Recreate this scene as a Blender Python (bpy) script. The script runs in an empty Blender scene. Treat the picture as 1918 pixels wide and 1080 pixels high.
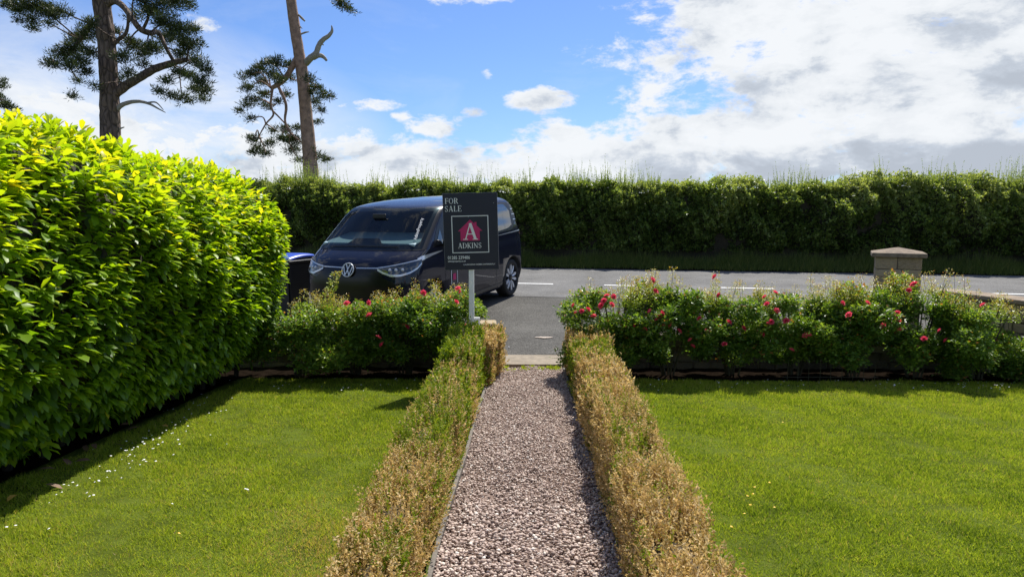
import bpy, bmesh, math, random
import numpy as np
from mathutils import Vector, Matrix
R = math.radians
rng = np.random.default_rng(7)
random.seed(7)
S = bpy.context.scene
C = S.collection

# ------------------------------------------------------------------ camera
F = 1285.0
PITCH, YAW = R(6.2), R(1.1)
CAM = Vector((0, 0, 1.43))
cd = bpy.data.cameras.new('camera'); cam = bpy.data.objects.new('camera', cd); C.objects.link(cam)
cd.sensor_width = 36; cd.lens = 36 * F / 1918; cd.clip_start = .05; cd.clip_end = 3000
cam.location = CAM; cam.rotation_euler = (math.pi / 2 - PITCH, 0, YAW)
S.camera = cam
CM = cam.rotation_euler.to_matrix()
def at(px, py, Y):
    d = CM @ Vector(((px - 959) / F, -(py - 540) / F, -1))
    return CAM + d * (Y / d.y)

# ------------------------------------------------------------------ light, sky, exposure
SUN_EL, SUN_AZ = R(54), R(21)            # azimuth from +Y towards +X
sd = bpy.data.lights.new('sun', 'SUN'); sun = bpy.data.objects.new('sun', sd); C.objects.link(sun)
sd.energy = 4.6; sd.angle = R(.55); sd.color = (1, .955, .88)
sun_dir = Vector((math.cos(SUN_EL) * math.sin(SUN_AZ), math.cos(SUN_EL) * math.cos(SUN_AZ), math.sin(SUN_EL)))
sun.rotation_euler = sun_dir.to_track_quat('Z', 'Y').to_euler()
S.view_settings.view_transform = 'Standard'; S.view_settings.look = 'None'
S.view_settings.exposure = 0.55; S.view_settings.gamma = 1.0; S.view_settings.use_curve_mapping = False
S.cycles.use_denoising = True
S.cycles.max_bounces = 8; S.cycles.transparent_max_bounces = 12

def world():
    w = bpy.data.worlds.new('World'); S.world = w; w.use_nodes = True
    nt = w.node_tree; N = nt.nodes; L = nt.links
    for n in list(N): N.remove(n)
    def m(op, a, b=None, c=None, clamp=False):
        n = N.new('ShaderNodeMath'); n.operation = op; n.use_clamp = clamp
        for i, v in enumerate((a, b, c)):
            if v is None: continue
            if isinstance(v, (int, float)): n.inputs[i].default_value = v
            else: L.new(v, n.inputs[i])
        return n.outputs[0]
    tc = N.new('ShaderNodeTexCoord'); sep = N.new('ShaderNodeSeparateXYZ'); L.new(tc.outputs['Generated'], sep.inputs[0])
    X, Y, Z = sep.outputs
    az = m('ARCTAN2', X, Y); el = m('ARCSINE', Z)
    sky = N.new('ShaderNodeTexSky'); sky.sky_type = 'NISHITA'; sky.sun_disc = False
    sky.sun_elevation = SUN_EL; sky.sun_rotation = SUN_AZ; sky.air_density = 1.0; sky.dust_density = 0.4; sky.ozone_density = 3.0
    skm = N.new('ShaderNodeVectorMath'); skm.operation = 'MULTIPLY'; L.new(sky.outputs[0], skm.inputs[0])
    skm.inputs[1].default_value = SKY_TINT
    # cloud noise in a flattened direction space
    comb = N.new('ShaderNodeCombineXYZ'); L.new(X, comb.inputs[0]); L.new(Y, comb.inputs[1]); L.new(m('MULTIPLY', Z, 2.1), comb.inputs[2])
    def noise(scale, detail, rough, dist=0.0, off=(0, 0, 0)):
        mp = N.new('ShaderNodeVectorMath'); mp.operation = 'ADD'; L.new(comb.outputs[0], mp.inputs[0]); mp.inputs[1].default_value = off
        n = N.new('ShaderNodeTexNoise'); n.inputs['Scale'].default_value = scale; n.inputs['Detail'].default_value = detail
        n.inputs['Roughness'].default_value = rough; n.inputs['Distortion'].default_value = dist
        L.new(mp.outputs[0], n.inputs['Vector']); return n.outputs[0]
    def blob(px, py, w, h, amp, soft=1.0):
        a = math.atan((px - 984) / F); e = math.atan((400 - py) / F * math.cos(a))
        w /= F; h /= F
        dx = m('DIVIDE', m('SUBTRACT', az, a), w); dy = m('DIVIDE', m('SUBTRACT', el, e), h)
        r = m('ADD', m('MULTIPLY', dx, dx), m('MULTIPLY', dy, dy))
        return m('MULTIPLY', m('SUBTRACT', 1, r, clamp=False), amp)
    def vmax(lst):
        o = lst[0]
        for x in lst[1:]: o = m('MAXIMUM', o, x)
        return o
    n1 = noise(9.0, 14, .66, .15)
    n2 = noise(3.2, 8, .6, .2, (3.1, 1.7, .4))
    dens = m('ADD', m('MULTIPLY', m('SUBTRACT', n1, .5), 3.4), m('MULTIPLY', m('SUBTRACT', n2, .5), 1.2))
    bank = vmax([blob(*b) for b in BLOBS])
    # beyond the frame: broken cloud of the same kind all round the sky
    rest = m('SUBTRACT', m('MULTIPLY', m('SUBTRACT', n2, .42), 3.0), .35)
    inframe = m('MULTIPLY', m('LESS_THAN', m('ABSOLUTE', m('ADD', az, .02)), .66), m('LESS_THAN', el, .36))
    # soft edge between the described part and the rest
    fa = m('SUBTRACT', 1, m('DIVIDE', m('SUBTRACT', m('ABSOLUTE', m('ADD', az, .02)), .62), .15), clamp=True)
    fe = m('SUBTRACT', 1, m('DIVIDE', m('SUBTRACT', el, .31), .12), clamp=True)
    f = m('MULTIPLY', fa, fe)
    bank = m('MULTIPLY', m('MAXIMUM', bank, -1.1), 1.0)
    base = m('ADD', m('MULTIPLY', bank, f), m('MULTIPLY', rest, m('SUBTRACT', 1, f)))
    tot = m('ADD', dens, base)
    cov = N.new('ShaderNodeMapRange'); cov.interpolation_type = 'SMOOTHSTEP'; L.new(tot, cov.inputs[0])
    cov.inputs[1].default_value = -.05; cov.inputs[2].default_value = .42
    # thin high veil on the left
    n4 = noise(5.0, 9, .65, .6, (9, 4, 2))
    veil = m('MULTIPLY', m('MAXIMUM', blob(150, 260, 520, 220, 1.0), 0), m('ADD', .42, m('MULTIPLY', m('SUBTRACT', n4, .4), 2.4)), clamp=True)
    veil2 = m('MULTIPLY', m('SUBTRACT', n4, .52, clamp=True), .6)
    veil = m('MAXIMUM', m('MULTIPLY', veil, 1.25, clamp=True), veil2)
    covt = m('MAXIMUM', cov.outputs[0], m('MULTIPLY', veil, .92))
    # grey undersides: thick parts of the noise, lower and to the right
    n3 = noise(8.5, 12, .62, .2, (5.3, 2.2, 1.9))
    shade = m('ADD', m('MULTIPLY', m('SUBTRACT', n3, .47), 3.6), m('MULTIPLY', m('SUBTRACT', tot, .45), .40))
    dk = vmax([blob(*b) for b in DARKS]); dk = m('MAXIMUM', dk, 0)
    shade = m('ADD', shade, dk, clamp=True)
    cr = N.new('ShaderNodeValToRGB'); L.new(shade, cr.inputs[0])
    e = cr.color_ramp.elements; e[0].position = 0; e[0].color = (.62, .64, .665, 1); e[1].position = 1; e[1].color = (.34, .375, .43, 1)
    x = e.new(.35); x.color = (.57, .595, .625, 1)
    x = e.new(.68); x.color = (.40, .44, .50, 1)
    bg1 = N.new('ShaderNodeBackground'); bg1.inputs[1].default_value = SKY_STR; L.new(skm.outputs[0], bg1.inputs[0])
    bg2 = N.new('ShaderNodeBackground'); bg2.inputs[1].default_value = 1.0; L.new(cr.outputs[0], bg2.inputs[0])
    # low horizon haze: everything goes pale near the horizon
    mx = N.new('ShaderNodeMixShader'); L.new(covt, mx.inputs[0]); L.new(bg1.outputs[0], mx.inputs[1]); L.new(bg2.outputs[0], mx.inputs[2])
    out = N.new('ShaderNodeOutputWorld'); L.new(mx.outputs[0], out.inputs[0])
SKY_TINT = (.64, .80, 1.10); SKY_STR = .086
BLOBS = [(1720, 110, 470, 210, .95), (1500, 290, 640, 95, .85), (1150, 345, 900, 55, .75), (640, 320, 260, 70, .8), (700, 275, 110, 30, .35),
         (1016, 192, 70, 27, .75), (812, 234, 66, 26, .62), (770, 222, 30, 12, .45), (885, 213, 26, 13, .35), (690, 200, 70, 10, .22), (1300, 26, 60, 26, .45),
         (885, 12, 60, 14, .22), (1240, 130, 34, 22, .42), (1210, 190, 60, 40, .3), (1400, 8, 120, 18, .4), (120, 300, 300, 80, .35), (398, 58, 26, 18, .22),
         (915, 148, 14, 9, .3), (600, 345, 400, 40, .9)]
DARKS = [(1700, 325, 620, 62, .9), (1890, 215, 150, 60, .55), (1480, 345, 300, 30, .4), (1350, 170, 120, 40, .22), (1850, 60, 160, 50, .3)]
world()

# ------------------------------------------------------------------ helpers
def tag(o, label=None, cat=None, group=None, kind=None):
    if label: o['label'] = label
    if cat: o['category'] = cat
    if group: o['group'] = group
    if kind: o['kind'] = kind
    return o
def empty(name, loc=(0, 0, 0), rz=0):
    o = bpy.data.objects.new(name, None); C.objects.link(o); o.location = loc; o.rotation_euler = (0, 0, rz); o.empty_display_size = .1
    return o
def link(name, me, parent=None, mat=None):
    o = bpy.data.objects.new(name, me); C.objects.link(o)
    if mat: me.materials.append(mat)
    if parent: o.parent = parent
    return o
def np_mesh(name, V, faces, smooth=False, attr=None):
    """faces: list of int arrays, each (n,k)"""
    me = bpy.data.meshes.new(name)
    V = np.asarray(V, np.float32)
    me.vertices.add(len(V)); me.vertices.foreach_set('co', V.ravel())
    idx = np.concatenate([f.ravel() for f in faces]).astype(np.int32)
    tot = np.concatenate([np.full(len(f), f.shape[1], np.int32) for f in faces])
    st = np.concatenate([[0], np.cumsum(tot)[:-1]]).astype(np.int32)
    me.loops.add(len(idx)); me.loops.foreach_set('vertex_index', idx)
    me.polygons.add(len(tot)); me.polygons.foreach_set('loop_start', st); me.polygons.foreach_set('loop_total', tot)
    me.polygons.foreach_set('use_smooth', np.full(len(tot), smooth, bool))
    if attr is not None:
        a = me.attributes.new('v', 'FLOAT', 'POINT'); a.data.foreach_set('value', np.asarray(attr, np.float32))
    me.update(calc_edges=True)
    return me
def unit(a): return a / np.maximum(np.linalg.norm(a, axis=-1, keepdims=True), 1e-9)
def rnd_dir(n):
    return unit(rng.normal(size=(n, 3)))
T_BLADE = (np.array([[0, -.5, 0], [0, .5, 0], [1, 0, 0]], float), [np.array([[0, 1, 2]])])
T_DIAMOND = (np.array([[0, 0, 0], [.5, -.5, .10], [1, 0, -.03], [.5, .5, .10]], float), [np.array([[0, 1, 2], [0, 2, 3]])])
T_LAUREL = (np.array([[0, 0, 0], [.28, -.34, .05], [.28, 0, .02], [.28, .34, .05], [.72, -.45, -.02], [.72, 0, -.06], [.72, .45, -.02], [1, 0, -.17]], float),
            [np.array([[0, 1, 2], [0, 2, 3], [4, 7, 5], [5, 7, 6]]), np.array([[1, 4, 5, 2], [2, 5, 6, 3]])])
def leaves(name, P, D, U, Ln, W, v, tmpl, smooth=False):
    """one leaf per row: P base, D axis, U rough upward normal"""
    tv, tf = tmpl; n = len(P); k = len(tv)
    D = unit(D); Sx = unit(np.cross(D, U)); Nn = np.cross(Sx, D)
    Ln = np.broadcast_to(Ln, n)[:, None, None]; W = np.broadcast_to(W, n)[:, None, None]
    V = P[:, None, :] + D[:, None, :] * (tv[None, :, 0:1] * Ln) + Sx[:, None, :] * (tv[None, :, 1:2] * W) + Nn[:, None, :] * (tv[None, :, 2:3] * Ln)
    off = (np.arange(n) * k)[:, None, None]
    fs = [(f[None] + off).reshape(-1, f.shape[1]) for f in tf]
    return np_mesh(name, V.reshape(-1, 3), fs, smooth, np.repeat(v, k))
def vnoise(P, scale, seed=0):
    """cheap smooth value noise, about -1..1"""
    r = np.random.default_rng(seed); out = 0
    for i in range(12):
        k = r.normal(size=P.shape[-1]) * scale * (.8 + i * .13); ph = r.uniform(0, 6.28)
        out = out + np.sin(P @ k + ph)
    return out / 4.0
def grid_mesh(name, xs, ys, zf, attr=None):
    X, Y = np.meshgrid(xs, ys); Z = zf(X, Y)
    V = np.stack([X, Y, Z], -1).reshape(-1, 3); nx = len(xs); ny = len(ys)
    i = np.arange(nx - 1)[None, :] + (np.arange(ny - 1) * nx)[:, None]; i = i.ravel()
    return np_mesh(name, V, [np.stack([i, i + 1, i + nx + 1, i + nx], 1)], True)
def bm_obj(name, bm, mat=None, parent=None, smooth=False):
    me = bpy.data.meshes.new(name); bm.normal_update(); bm.to_mesh(me); bm.free()
    if smooth: me.polygons.foreach_set('use_smooth', np.ones(len(me.polygons), bool))
    return link(name, me, parent, mat)
def add_box(bm, c, s, rot=None, bev=0, seg=1):
    m = Matrix.Translation(c) @ (rot.to_4x4() if rot else Matrix()) @ Matrix.Diagonal((*s, 1))
    r = bmesh.ops.create_cube(bm, size=1, matrix=m)
    if bev:
        es = list({e for v in r['verts'] for e in v.link_edges})
        bmesh.ops.bevel(bm, geom=es, offset=bev, segments=seg, affect='EDGES', profile=.6)
    return r
def box(name, c, s, mat, parent=None, rot=None, bev=0, seg=1):
    bm = bmesh.new(); add_box(bm, c, s, rot, bev, seg); return bm_obj(name, bm, mat, parent)
def tube(bm, pts, rad, n=8, cap=True, rough=0.0):
    pts = [Vector(p) for p in pts]; rings = []
    for i, p in enumerate(pts):
        t = (pts[min(i + 1, len(pts) - 1)] - pts[max(i - 1, 0)]).normalized()
        a = t.orthogonal().normalized() if i == 0 else (prev - t * prev.dot(t)).normalized()
        prev = a; b = t.cross(a); r = rad[i] if hasattr(rad, '__len__') else rad
        rings.append([bm.verts.new(p + (a * math.cos(k * 2 * math.pi / n) + b * math.sin(k * 2 * math.pi / n)) * r * (1 + random.uniform(-rough, rough))) for k in range(n)])
    for r0, r1 in zip(rings, rings[1:]):
        for k in range(n): bm.faces.new((r0[k], r0[(k + 1) % n], r1[(k + 1) % n], r1[k]))
    if cap: bm.faces.new(rings[0][::-1]); bm.faces.new(rings[-1])
def smooth_path(pts, rad, per=5):
    """Catmull-Rom through points with radii"""
    P = [np.array(p, float) for p in pts]; out = []; ro = []
    for i in range(len(P) - 1):
        p0 = P[max(i - 1, 0)]; p1 = P[i]; p2 = P[i + 1]; p3 = P[min(i + 2, len(P) - 1)]
        for k in range(per):
            t = k / per
            out.append(.5 * ((2 * p1) + (-p0 + p2) * t + (2 * p0 - 5 * p1 + 4 * p2 - p3) * t * t + (-p0 + 3 * p1 - 3 * p2 + p3) * t ** 3)); ro.append(rad[i] * (1 - t) + rad[i + 1] * t)
    out.append(P[-1]); ro.append(rad[-1]); return out, ro

# ------------------------------------------------------------------ materials
def mat_new(name):
    m = bpy.data.materials.new(name); m.use_nodes = True; nt = m.node_tree
    return m, nt, nt.nodes, nt.links, nt.nodes['Principled BSDF']
def plain(name, col, rough=.5, metal=0, coat=0, spec=.5, bump=0, bscale=200, var=0, vscale=8, coatr=.03):
    m, nt, N, L, b = mat_new(name)
    b.inputs['Base Color'].default_value = (*col, 1); b.inputs['Roughness'].default_value = rough; b.inputs['Metallic'].default_value = metal
    b.inputs['Coat Weight'].default_value = coat; b.inputs['Coat Roughness'].default_value = coatr; b.inputs['Specular IOR Level'].default_value = spec
    if var or bump:
        tc = N.new('ShaderNodeTexCoord')
    if var:
        n = N.new('ShaderNodeTexNoise'); n.inputs['Scale'].default_value = vscale; n.inputs['Detail'].default_value = 8; n.inputs['Roughness'].default_value = .65
        L.new(tc.outputs['Object'], n.inputs['Vector'])
        r = N.new('ShaderNodeValToRGB'); L.new(n.outputs[0], r.inputs[0])
        r.color_ramp.elements[0].position = .3; r.color_ramp.elements[1].position = .7
        r.color_ramp.elements[0].color = (*[c * (1 - var) for c in col], 1); r.color_ramp.elements[1].color = (*[c * (1 + var) for c in col], 1)
        L.new(r.outputs[0], b.inputs['Base Color'])
    if bump:
        n = N.new('ShaderNodeTexNoise'); n.inputs['Scale'].default_value = bscale; n.inputs['Detail'].default_value = 6
        L.new(tc.outputs['Object'], n.inputs['Vector'])
        bp = N.new('ShaderNodeBump'); bp.inputs['Strength'].default_value = bump; bp.inputs['Distance'].default_value = .01
        L.new(n.outputs[0], bp.inputs['Height']); L.new(bp.outputs[0], b.inputs['Normal'])
    return m
def leafmat(name, stops, rough=.4, spec=.4, trans=.4, tcol=(1.3, 1.25, .5), tadd=(0, 0, 0)):
    m, nt, N, L, b = mat_new(name)
    a = N.new('ShaderNodeAttribute'); a.attribute_name = 'v'
    r = N.new('ShaderNodeValToRGB'); L.new(a.outputs['Fac'], r.inputs[0])
    e = r.color_ramp.elements
    e[0].position, e[0].color = stops[0][0], (*stops[0][1], 1); e[1].position, e[1].color = stops[-1][0], (*stops[-1][1], 1)
    for p, c in stops[1:-1]: x = e.new(p); x.color = (*c, 1)
    L.new(r.outputs[0], b.inputs['Base Color']); b.inputs['Roughness'].default_value = rough; b.inputs['Specular IOR Level'].default_value = spec
    if trans:
        t = N.new('ShaderNodeBsdfTranslucent'); vm = N.new('ShaderNodeVectorMath'); vm.operation = 'MULTIPLY'; L.new(r.outputs[0], vm.inputs[0]); vm.inputs[1].default_value = tcol
        L.new(vm.outputs[0], t.inputs[0]); mx = N.new('ShaderNodeMixShader'); mx.inputs[0].default_value = trans
        L.new(b.outputs[0], mx.inputs[1]); L.new(t.outputs[0], mx.inputs[2]); L.new(mx.outputs[0], N['Material Output'].inputs[0])
    return m
def asphalt(name, dark, light, fine=900, patch=.9):
    m, nt, N, L, b = mat_new(name); tc = N.new('ShaderNodeTexCoord')
    def noise(s, d=6, r=.6):
        n = N.new('ShaderNodeTexNoise'); n.inputs['Scale'].default_value = s; n.inputs['Detail'].default_value = d; n.inputs['Roughness'].default_value = r
        L.new(tc.outputs['Object'], n.inputs['Vector']); return n.outputs[0]
    vo = N.new('ShaderNodeTexVoronoi'); vo.inputs['Scale'].default_value = 70; L.new(tc.outputs['Object'], vo.inputs['Vector'])
    hs = N.new('ShaderNodeSeparateColor'); L.new(vo.outputs['Color'], hs.inputs[0])
    f = N.new('ShaderNodeMath'); f.operation = 'MULTIPLY_ADD'; L.new(hs.outputs[0], f.inputs[0]); f.inputs[1].default_value = .5
    g = N.new('ShaderNodeMath'); g.operation = 'MULTIPLY_ADD'; L.new(noise(patch, 5, .6), g.inputs[0]); g.inputs[1].default_value = .9; g.inputs[2].default_value = -.2
    L.new(g.outputs[0], f.inputs[2])
    n3 = noise(22, 6, .75); h = N.new('ShaderNodeMath'); h.operation = 'MULTIPLY_ADD'; L.new(n3, h.inputs[0]); h.inputs[1].default_value = .5; h.inputs[2].default_value = -.25
    s = N.new('ShaderNodeMath'); s.operation = 'ADD'; L.new(f.outputs[0], s.inputs[0]); L.new(h.outputs[0], s.inputs[1])
    r = N.new('ShaderNodeValToRGB'); L.new(s.outputs[0], r.inputs[0]); r.color_ramp.elements[0].position = .1; r.color_ramp.elements[0].color = (*dark, 1)
    r.color_ramp.elements[1].position = .95; r.color_ramp.elements[1].color = (*light, 1)
    L.new(r.outputs[0], b.inputs['Base Color']); b.inputs['Roughness'].default_value = .9; b.inputs['Specular IOR Level'].default_value = .15
    bp = N.new('ShaderNodeBump'); bp.inputs['Strength'].default_value = .6; bp.inputs['Distance'].default_value = .008; L.new(vo.outputs['Distance'], bp.inputs['Height'])
    L.new(bp.outputs[0], b.inputs['Normal'])
    return m
def stonemat(name, c0, c1, c2):
    m, nt, N, L, b = mat_new(name); tc = N.new('ShaderNodeTexCoord'); oi = N.new('ShaderNodeObjectInfo')
    ad = N.new('ShaderNodeVectorMath'); ad.operation = 'ADD'; L.new(tc.outputs['Object'], ad.inputs[0]); L.new(oi.outputs['Random'], ad.inputs[1])
    n = N.new('ShaderNodeTexNoise'); n.inputs['Scale'].default_value = 9; n.inputs['Detail'].default_value = 9; n.inputs['Roughness'].default_value = .7; L.new(ad.outputs[0], n.inputs['Vector'])
    a = N.new('ShaderNodeMath'); a.operation = 'MULTIPLY_ADD'; L.new(oi.outputs['Random'], a.inputs[0]); a.inputs[1].default_value = .35; L.new(n.outputs[0], a.inputs[2])
    r = N.new('ShaderNodeValToRGB'); L.new(a.outputs[0], r.inputs[0]); e = r.color_ramp.elements
    e[0].position = .38; e[0].color = (*c0, 1); e[1].position = .95; e[1].color = (*c2, 1); x = e.new(.62); x.color = (*c1, 1)
    L.new(r.outputs[0], b.inputs['Base Color']); b.inputs['Roughness'].default_value = .9
    bp = N.new('ShaderNodeBump'); bp.inputs['Strength'].default_value = .8; bp.inputs['Distance'].default_value = .012; L.new(n.outputs[0], bp.inputs['Height']); L.new(bp.outputs[0], b.inputs['Normal'])
    return m
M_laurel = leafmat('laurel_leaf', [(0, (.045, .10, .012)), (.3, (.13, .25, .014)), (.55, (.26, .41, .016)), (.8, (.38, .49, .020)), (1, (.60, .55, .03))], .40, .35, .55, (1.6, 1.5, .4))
M_core_twig = plain('dark_core_twigs', (.03, .026, .014), .9, var=.5, vscale=20, bump=.8, bscale=30)  # stem colour, also on the solid cores that darken the hedge insides
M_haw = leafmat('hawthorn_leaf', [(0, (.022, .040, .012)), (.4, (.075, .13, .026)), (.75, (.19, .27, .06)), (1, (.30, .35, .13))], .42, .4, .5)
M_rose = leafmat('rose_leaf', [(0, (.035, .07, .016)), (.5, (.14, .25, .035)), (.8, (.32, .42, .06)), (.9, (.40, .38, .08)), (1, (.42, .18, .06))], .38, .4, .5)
M_petal = leafmat('rose_petal', [(0, (.68, .02, .065)), (1, (.97, .17, .27))], .5, .3, .42, (1.1, 1.0, 1.0))
M_cane = plain('rose_cane', (.05, .045, .02), .7, var=.3)
M_boxl = leafmat('box_leaf', [(0, (.10, .17, .01)), (.3, (.28, .38, .015)), (.5, (.42, .36, .07)), (.62, (.34, .24, .09)), (.8, (.58, .42, .17)), (1, (.84, .66, .36))], .6, .25, .35, (1.2, 1.1, .8))
M_stem = plain('box_stems', (.07, .05, .025), .9, var=.4, vscale=40)
M_grass = leafmat('grass_blade', [(0, (.07, .13, .016)), (.4, (.265, .355, .026)), (.7, (.43, .51, .055)), (.88, (.44, .46, .07)), (1, (.50, .38, .16))], .55, .12, .42, (1.3, 1.25, .6))
M_verge = leafmat('verge_blade', [(0, (.04, .07, .015)), (.6, (.12, .17, .035)), (1, (.28, .28, .10))], .6, .25, .4)
M_needle = leafmat('pine_needle', [(0, (.022, .036, .016)), (.6, (.055, .08, .028)), (1, (.13, .15, .055))], .5, .3, .18)
M_pebble = leafmat('pebble', [(0, (.20, .145, .115)), (.25, (.42, .31, .25)), (.5, (.58, .46, .385)), (.75, (.48, .36, .30)), (.9, (.70, .58, .48)), (1, (.82, .76, .68))], .7, .4, 0)
M_daisy = plain('daisy_petals', (.85, .85, .82), .6)
M_yellow = plain('buttercup_petals', (.8, .5, .01), .5)
M_soil = plain('soil', (.012, .0085, .006), .95, var=.5, vscale=14, bump=1, bscale=40, spec=0.0)  # soil darkened so its colour carries the shade under the roses
M_lawn = plain('lawn_floor', (.085, .11, .015), .95, var=.4, vscale=3, bump=.8, bscale=60, spec=.04)
M_field = plain('field', (.10, .13, .03), .95, var=.3, vscale=.3, spec=.04)
M_road = asphalt('road_asphalt', (.085, .084, .080), (.235, .23, .22))
M_drive = asphalt('drive_asphalt', (.036, .034, .030), (.165, .158, .142))
M_paint = plain('road_paint', (.72, .72, .70), .7, var=.15, vscale=30)
M_conc = plain('concrete', (.27, .225, .165), .9, var=.25, vscale=9, bump=.6, bscale=90)
M_gravb = plain('gravel_bed', (.22, .16, .13), .95, var=.4, vscale=60, bump=1, bscale=120, spec=.04)
M_board = plain('weathered_board', (.16, .14, .115), .85, var=.3, vscale=25, bump=.5, bscale=60)
M_stone = stonemat('wall_stone', (.04, .032, .024), (.10, .08, .055), (.17, .14, .10))  # rubble stone darkened, the shadow behind the roses is put into its colour
M_ashlar = stonemat('ashlar_stone', (.20, .15, .085), (.33, .25, .15), (.42, .33, .20))
M_cope = stonemat('coping_stone', (.10, .075, .05), (.24, .18, .12), (.32, .26, .18))
M_mortar = plain('mortar', (.16, .13, .10), .95, var=.3)

def bark():
    m, nt, N, L, b = mat_new('pine_bark'); tc = N.new('ShaderNodeTexCoord'); mp = N.new('ShaderNodeMapping'); mp.inputs['Scale'].default_value = (1, 1, .32)
    L.new(tc.outputs['Object'], mp.inputs[0])
    v = N.new('ShaderNodeTexVoronoi'); v.feature = 'DISTANCE_TO_EDGE'; v.inputs['Scale'].default_value = 7; L.new(mp.outputs[0], v.inputs['Vector'])
    n = N.new('ShaderNodeTexNoise'); n.inputs['Scale'].default_value = 9; n.inputs['Detail'].default_value = 8; L.new(mp.outputs[0], n.inputs['Vector'])
    ad = N.new('ShaderNodeMath'); ad.operation = 'MULTIPLY_ADD'; L.new(v.outputs['Distance'], ad.inputs[0]); ad.inputs[1].default_value = 3.2; L.new(n.outputs[0], ad.inputs[2])
    r = N.new('ShaderNodeValToRGB'); L.new(ad.outputs[0], r.inputs[0]); r.color_ramp.elements[0].position = .35; r.color_ramp.elements[0].color = (.03, .02, .016, 1)
    r.color_ramp.elements[1].position = 1.0; r.color_ramp.elements[1].color = (.17, .12, .095, 1)
    L.new(r.outputs[0], b.inputs['Base Color']); b.inputs['Roughness'].default_value = .9
    bp = N.new('ShaderNodeBump'); bp.inputs['Strength'].default_value = 1; bp.inputs['Distance'].default_value = .05; L.new(ad.outputs[0], bp.inputs['Height']); L.new(bp.outputs[0], b.inputs['Normal'])
    return m
M_bark = bark()
M_bark2 = plain('orange_bark', (.30, .19, .14), .85, var=.5, vscale=6, bump=1, bscale=14)
M_dead = plain('bare_wood', (.30, .27, .23), .8, var=.25, vscale=10, bump=.4, bscale=30)

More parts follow.
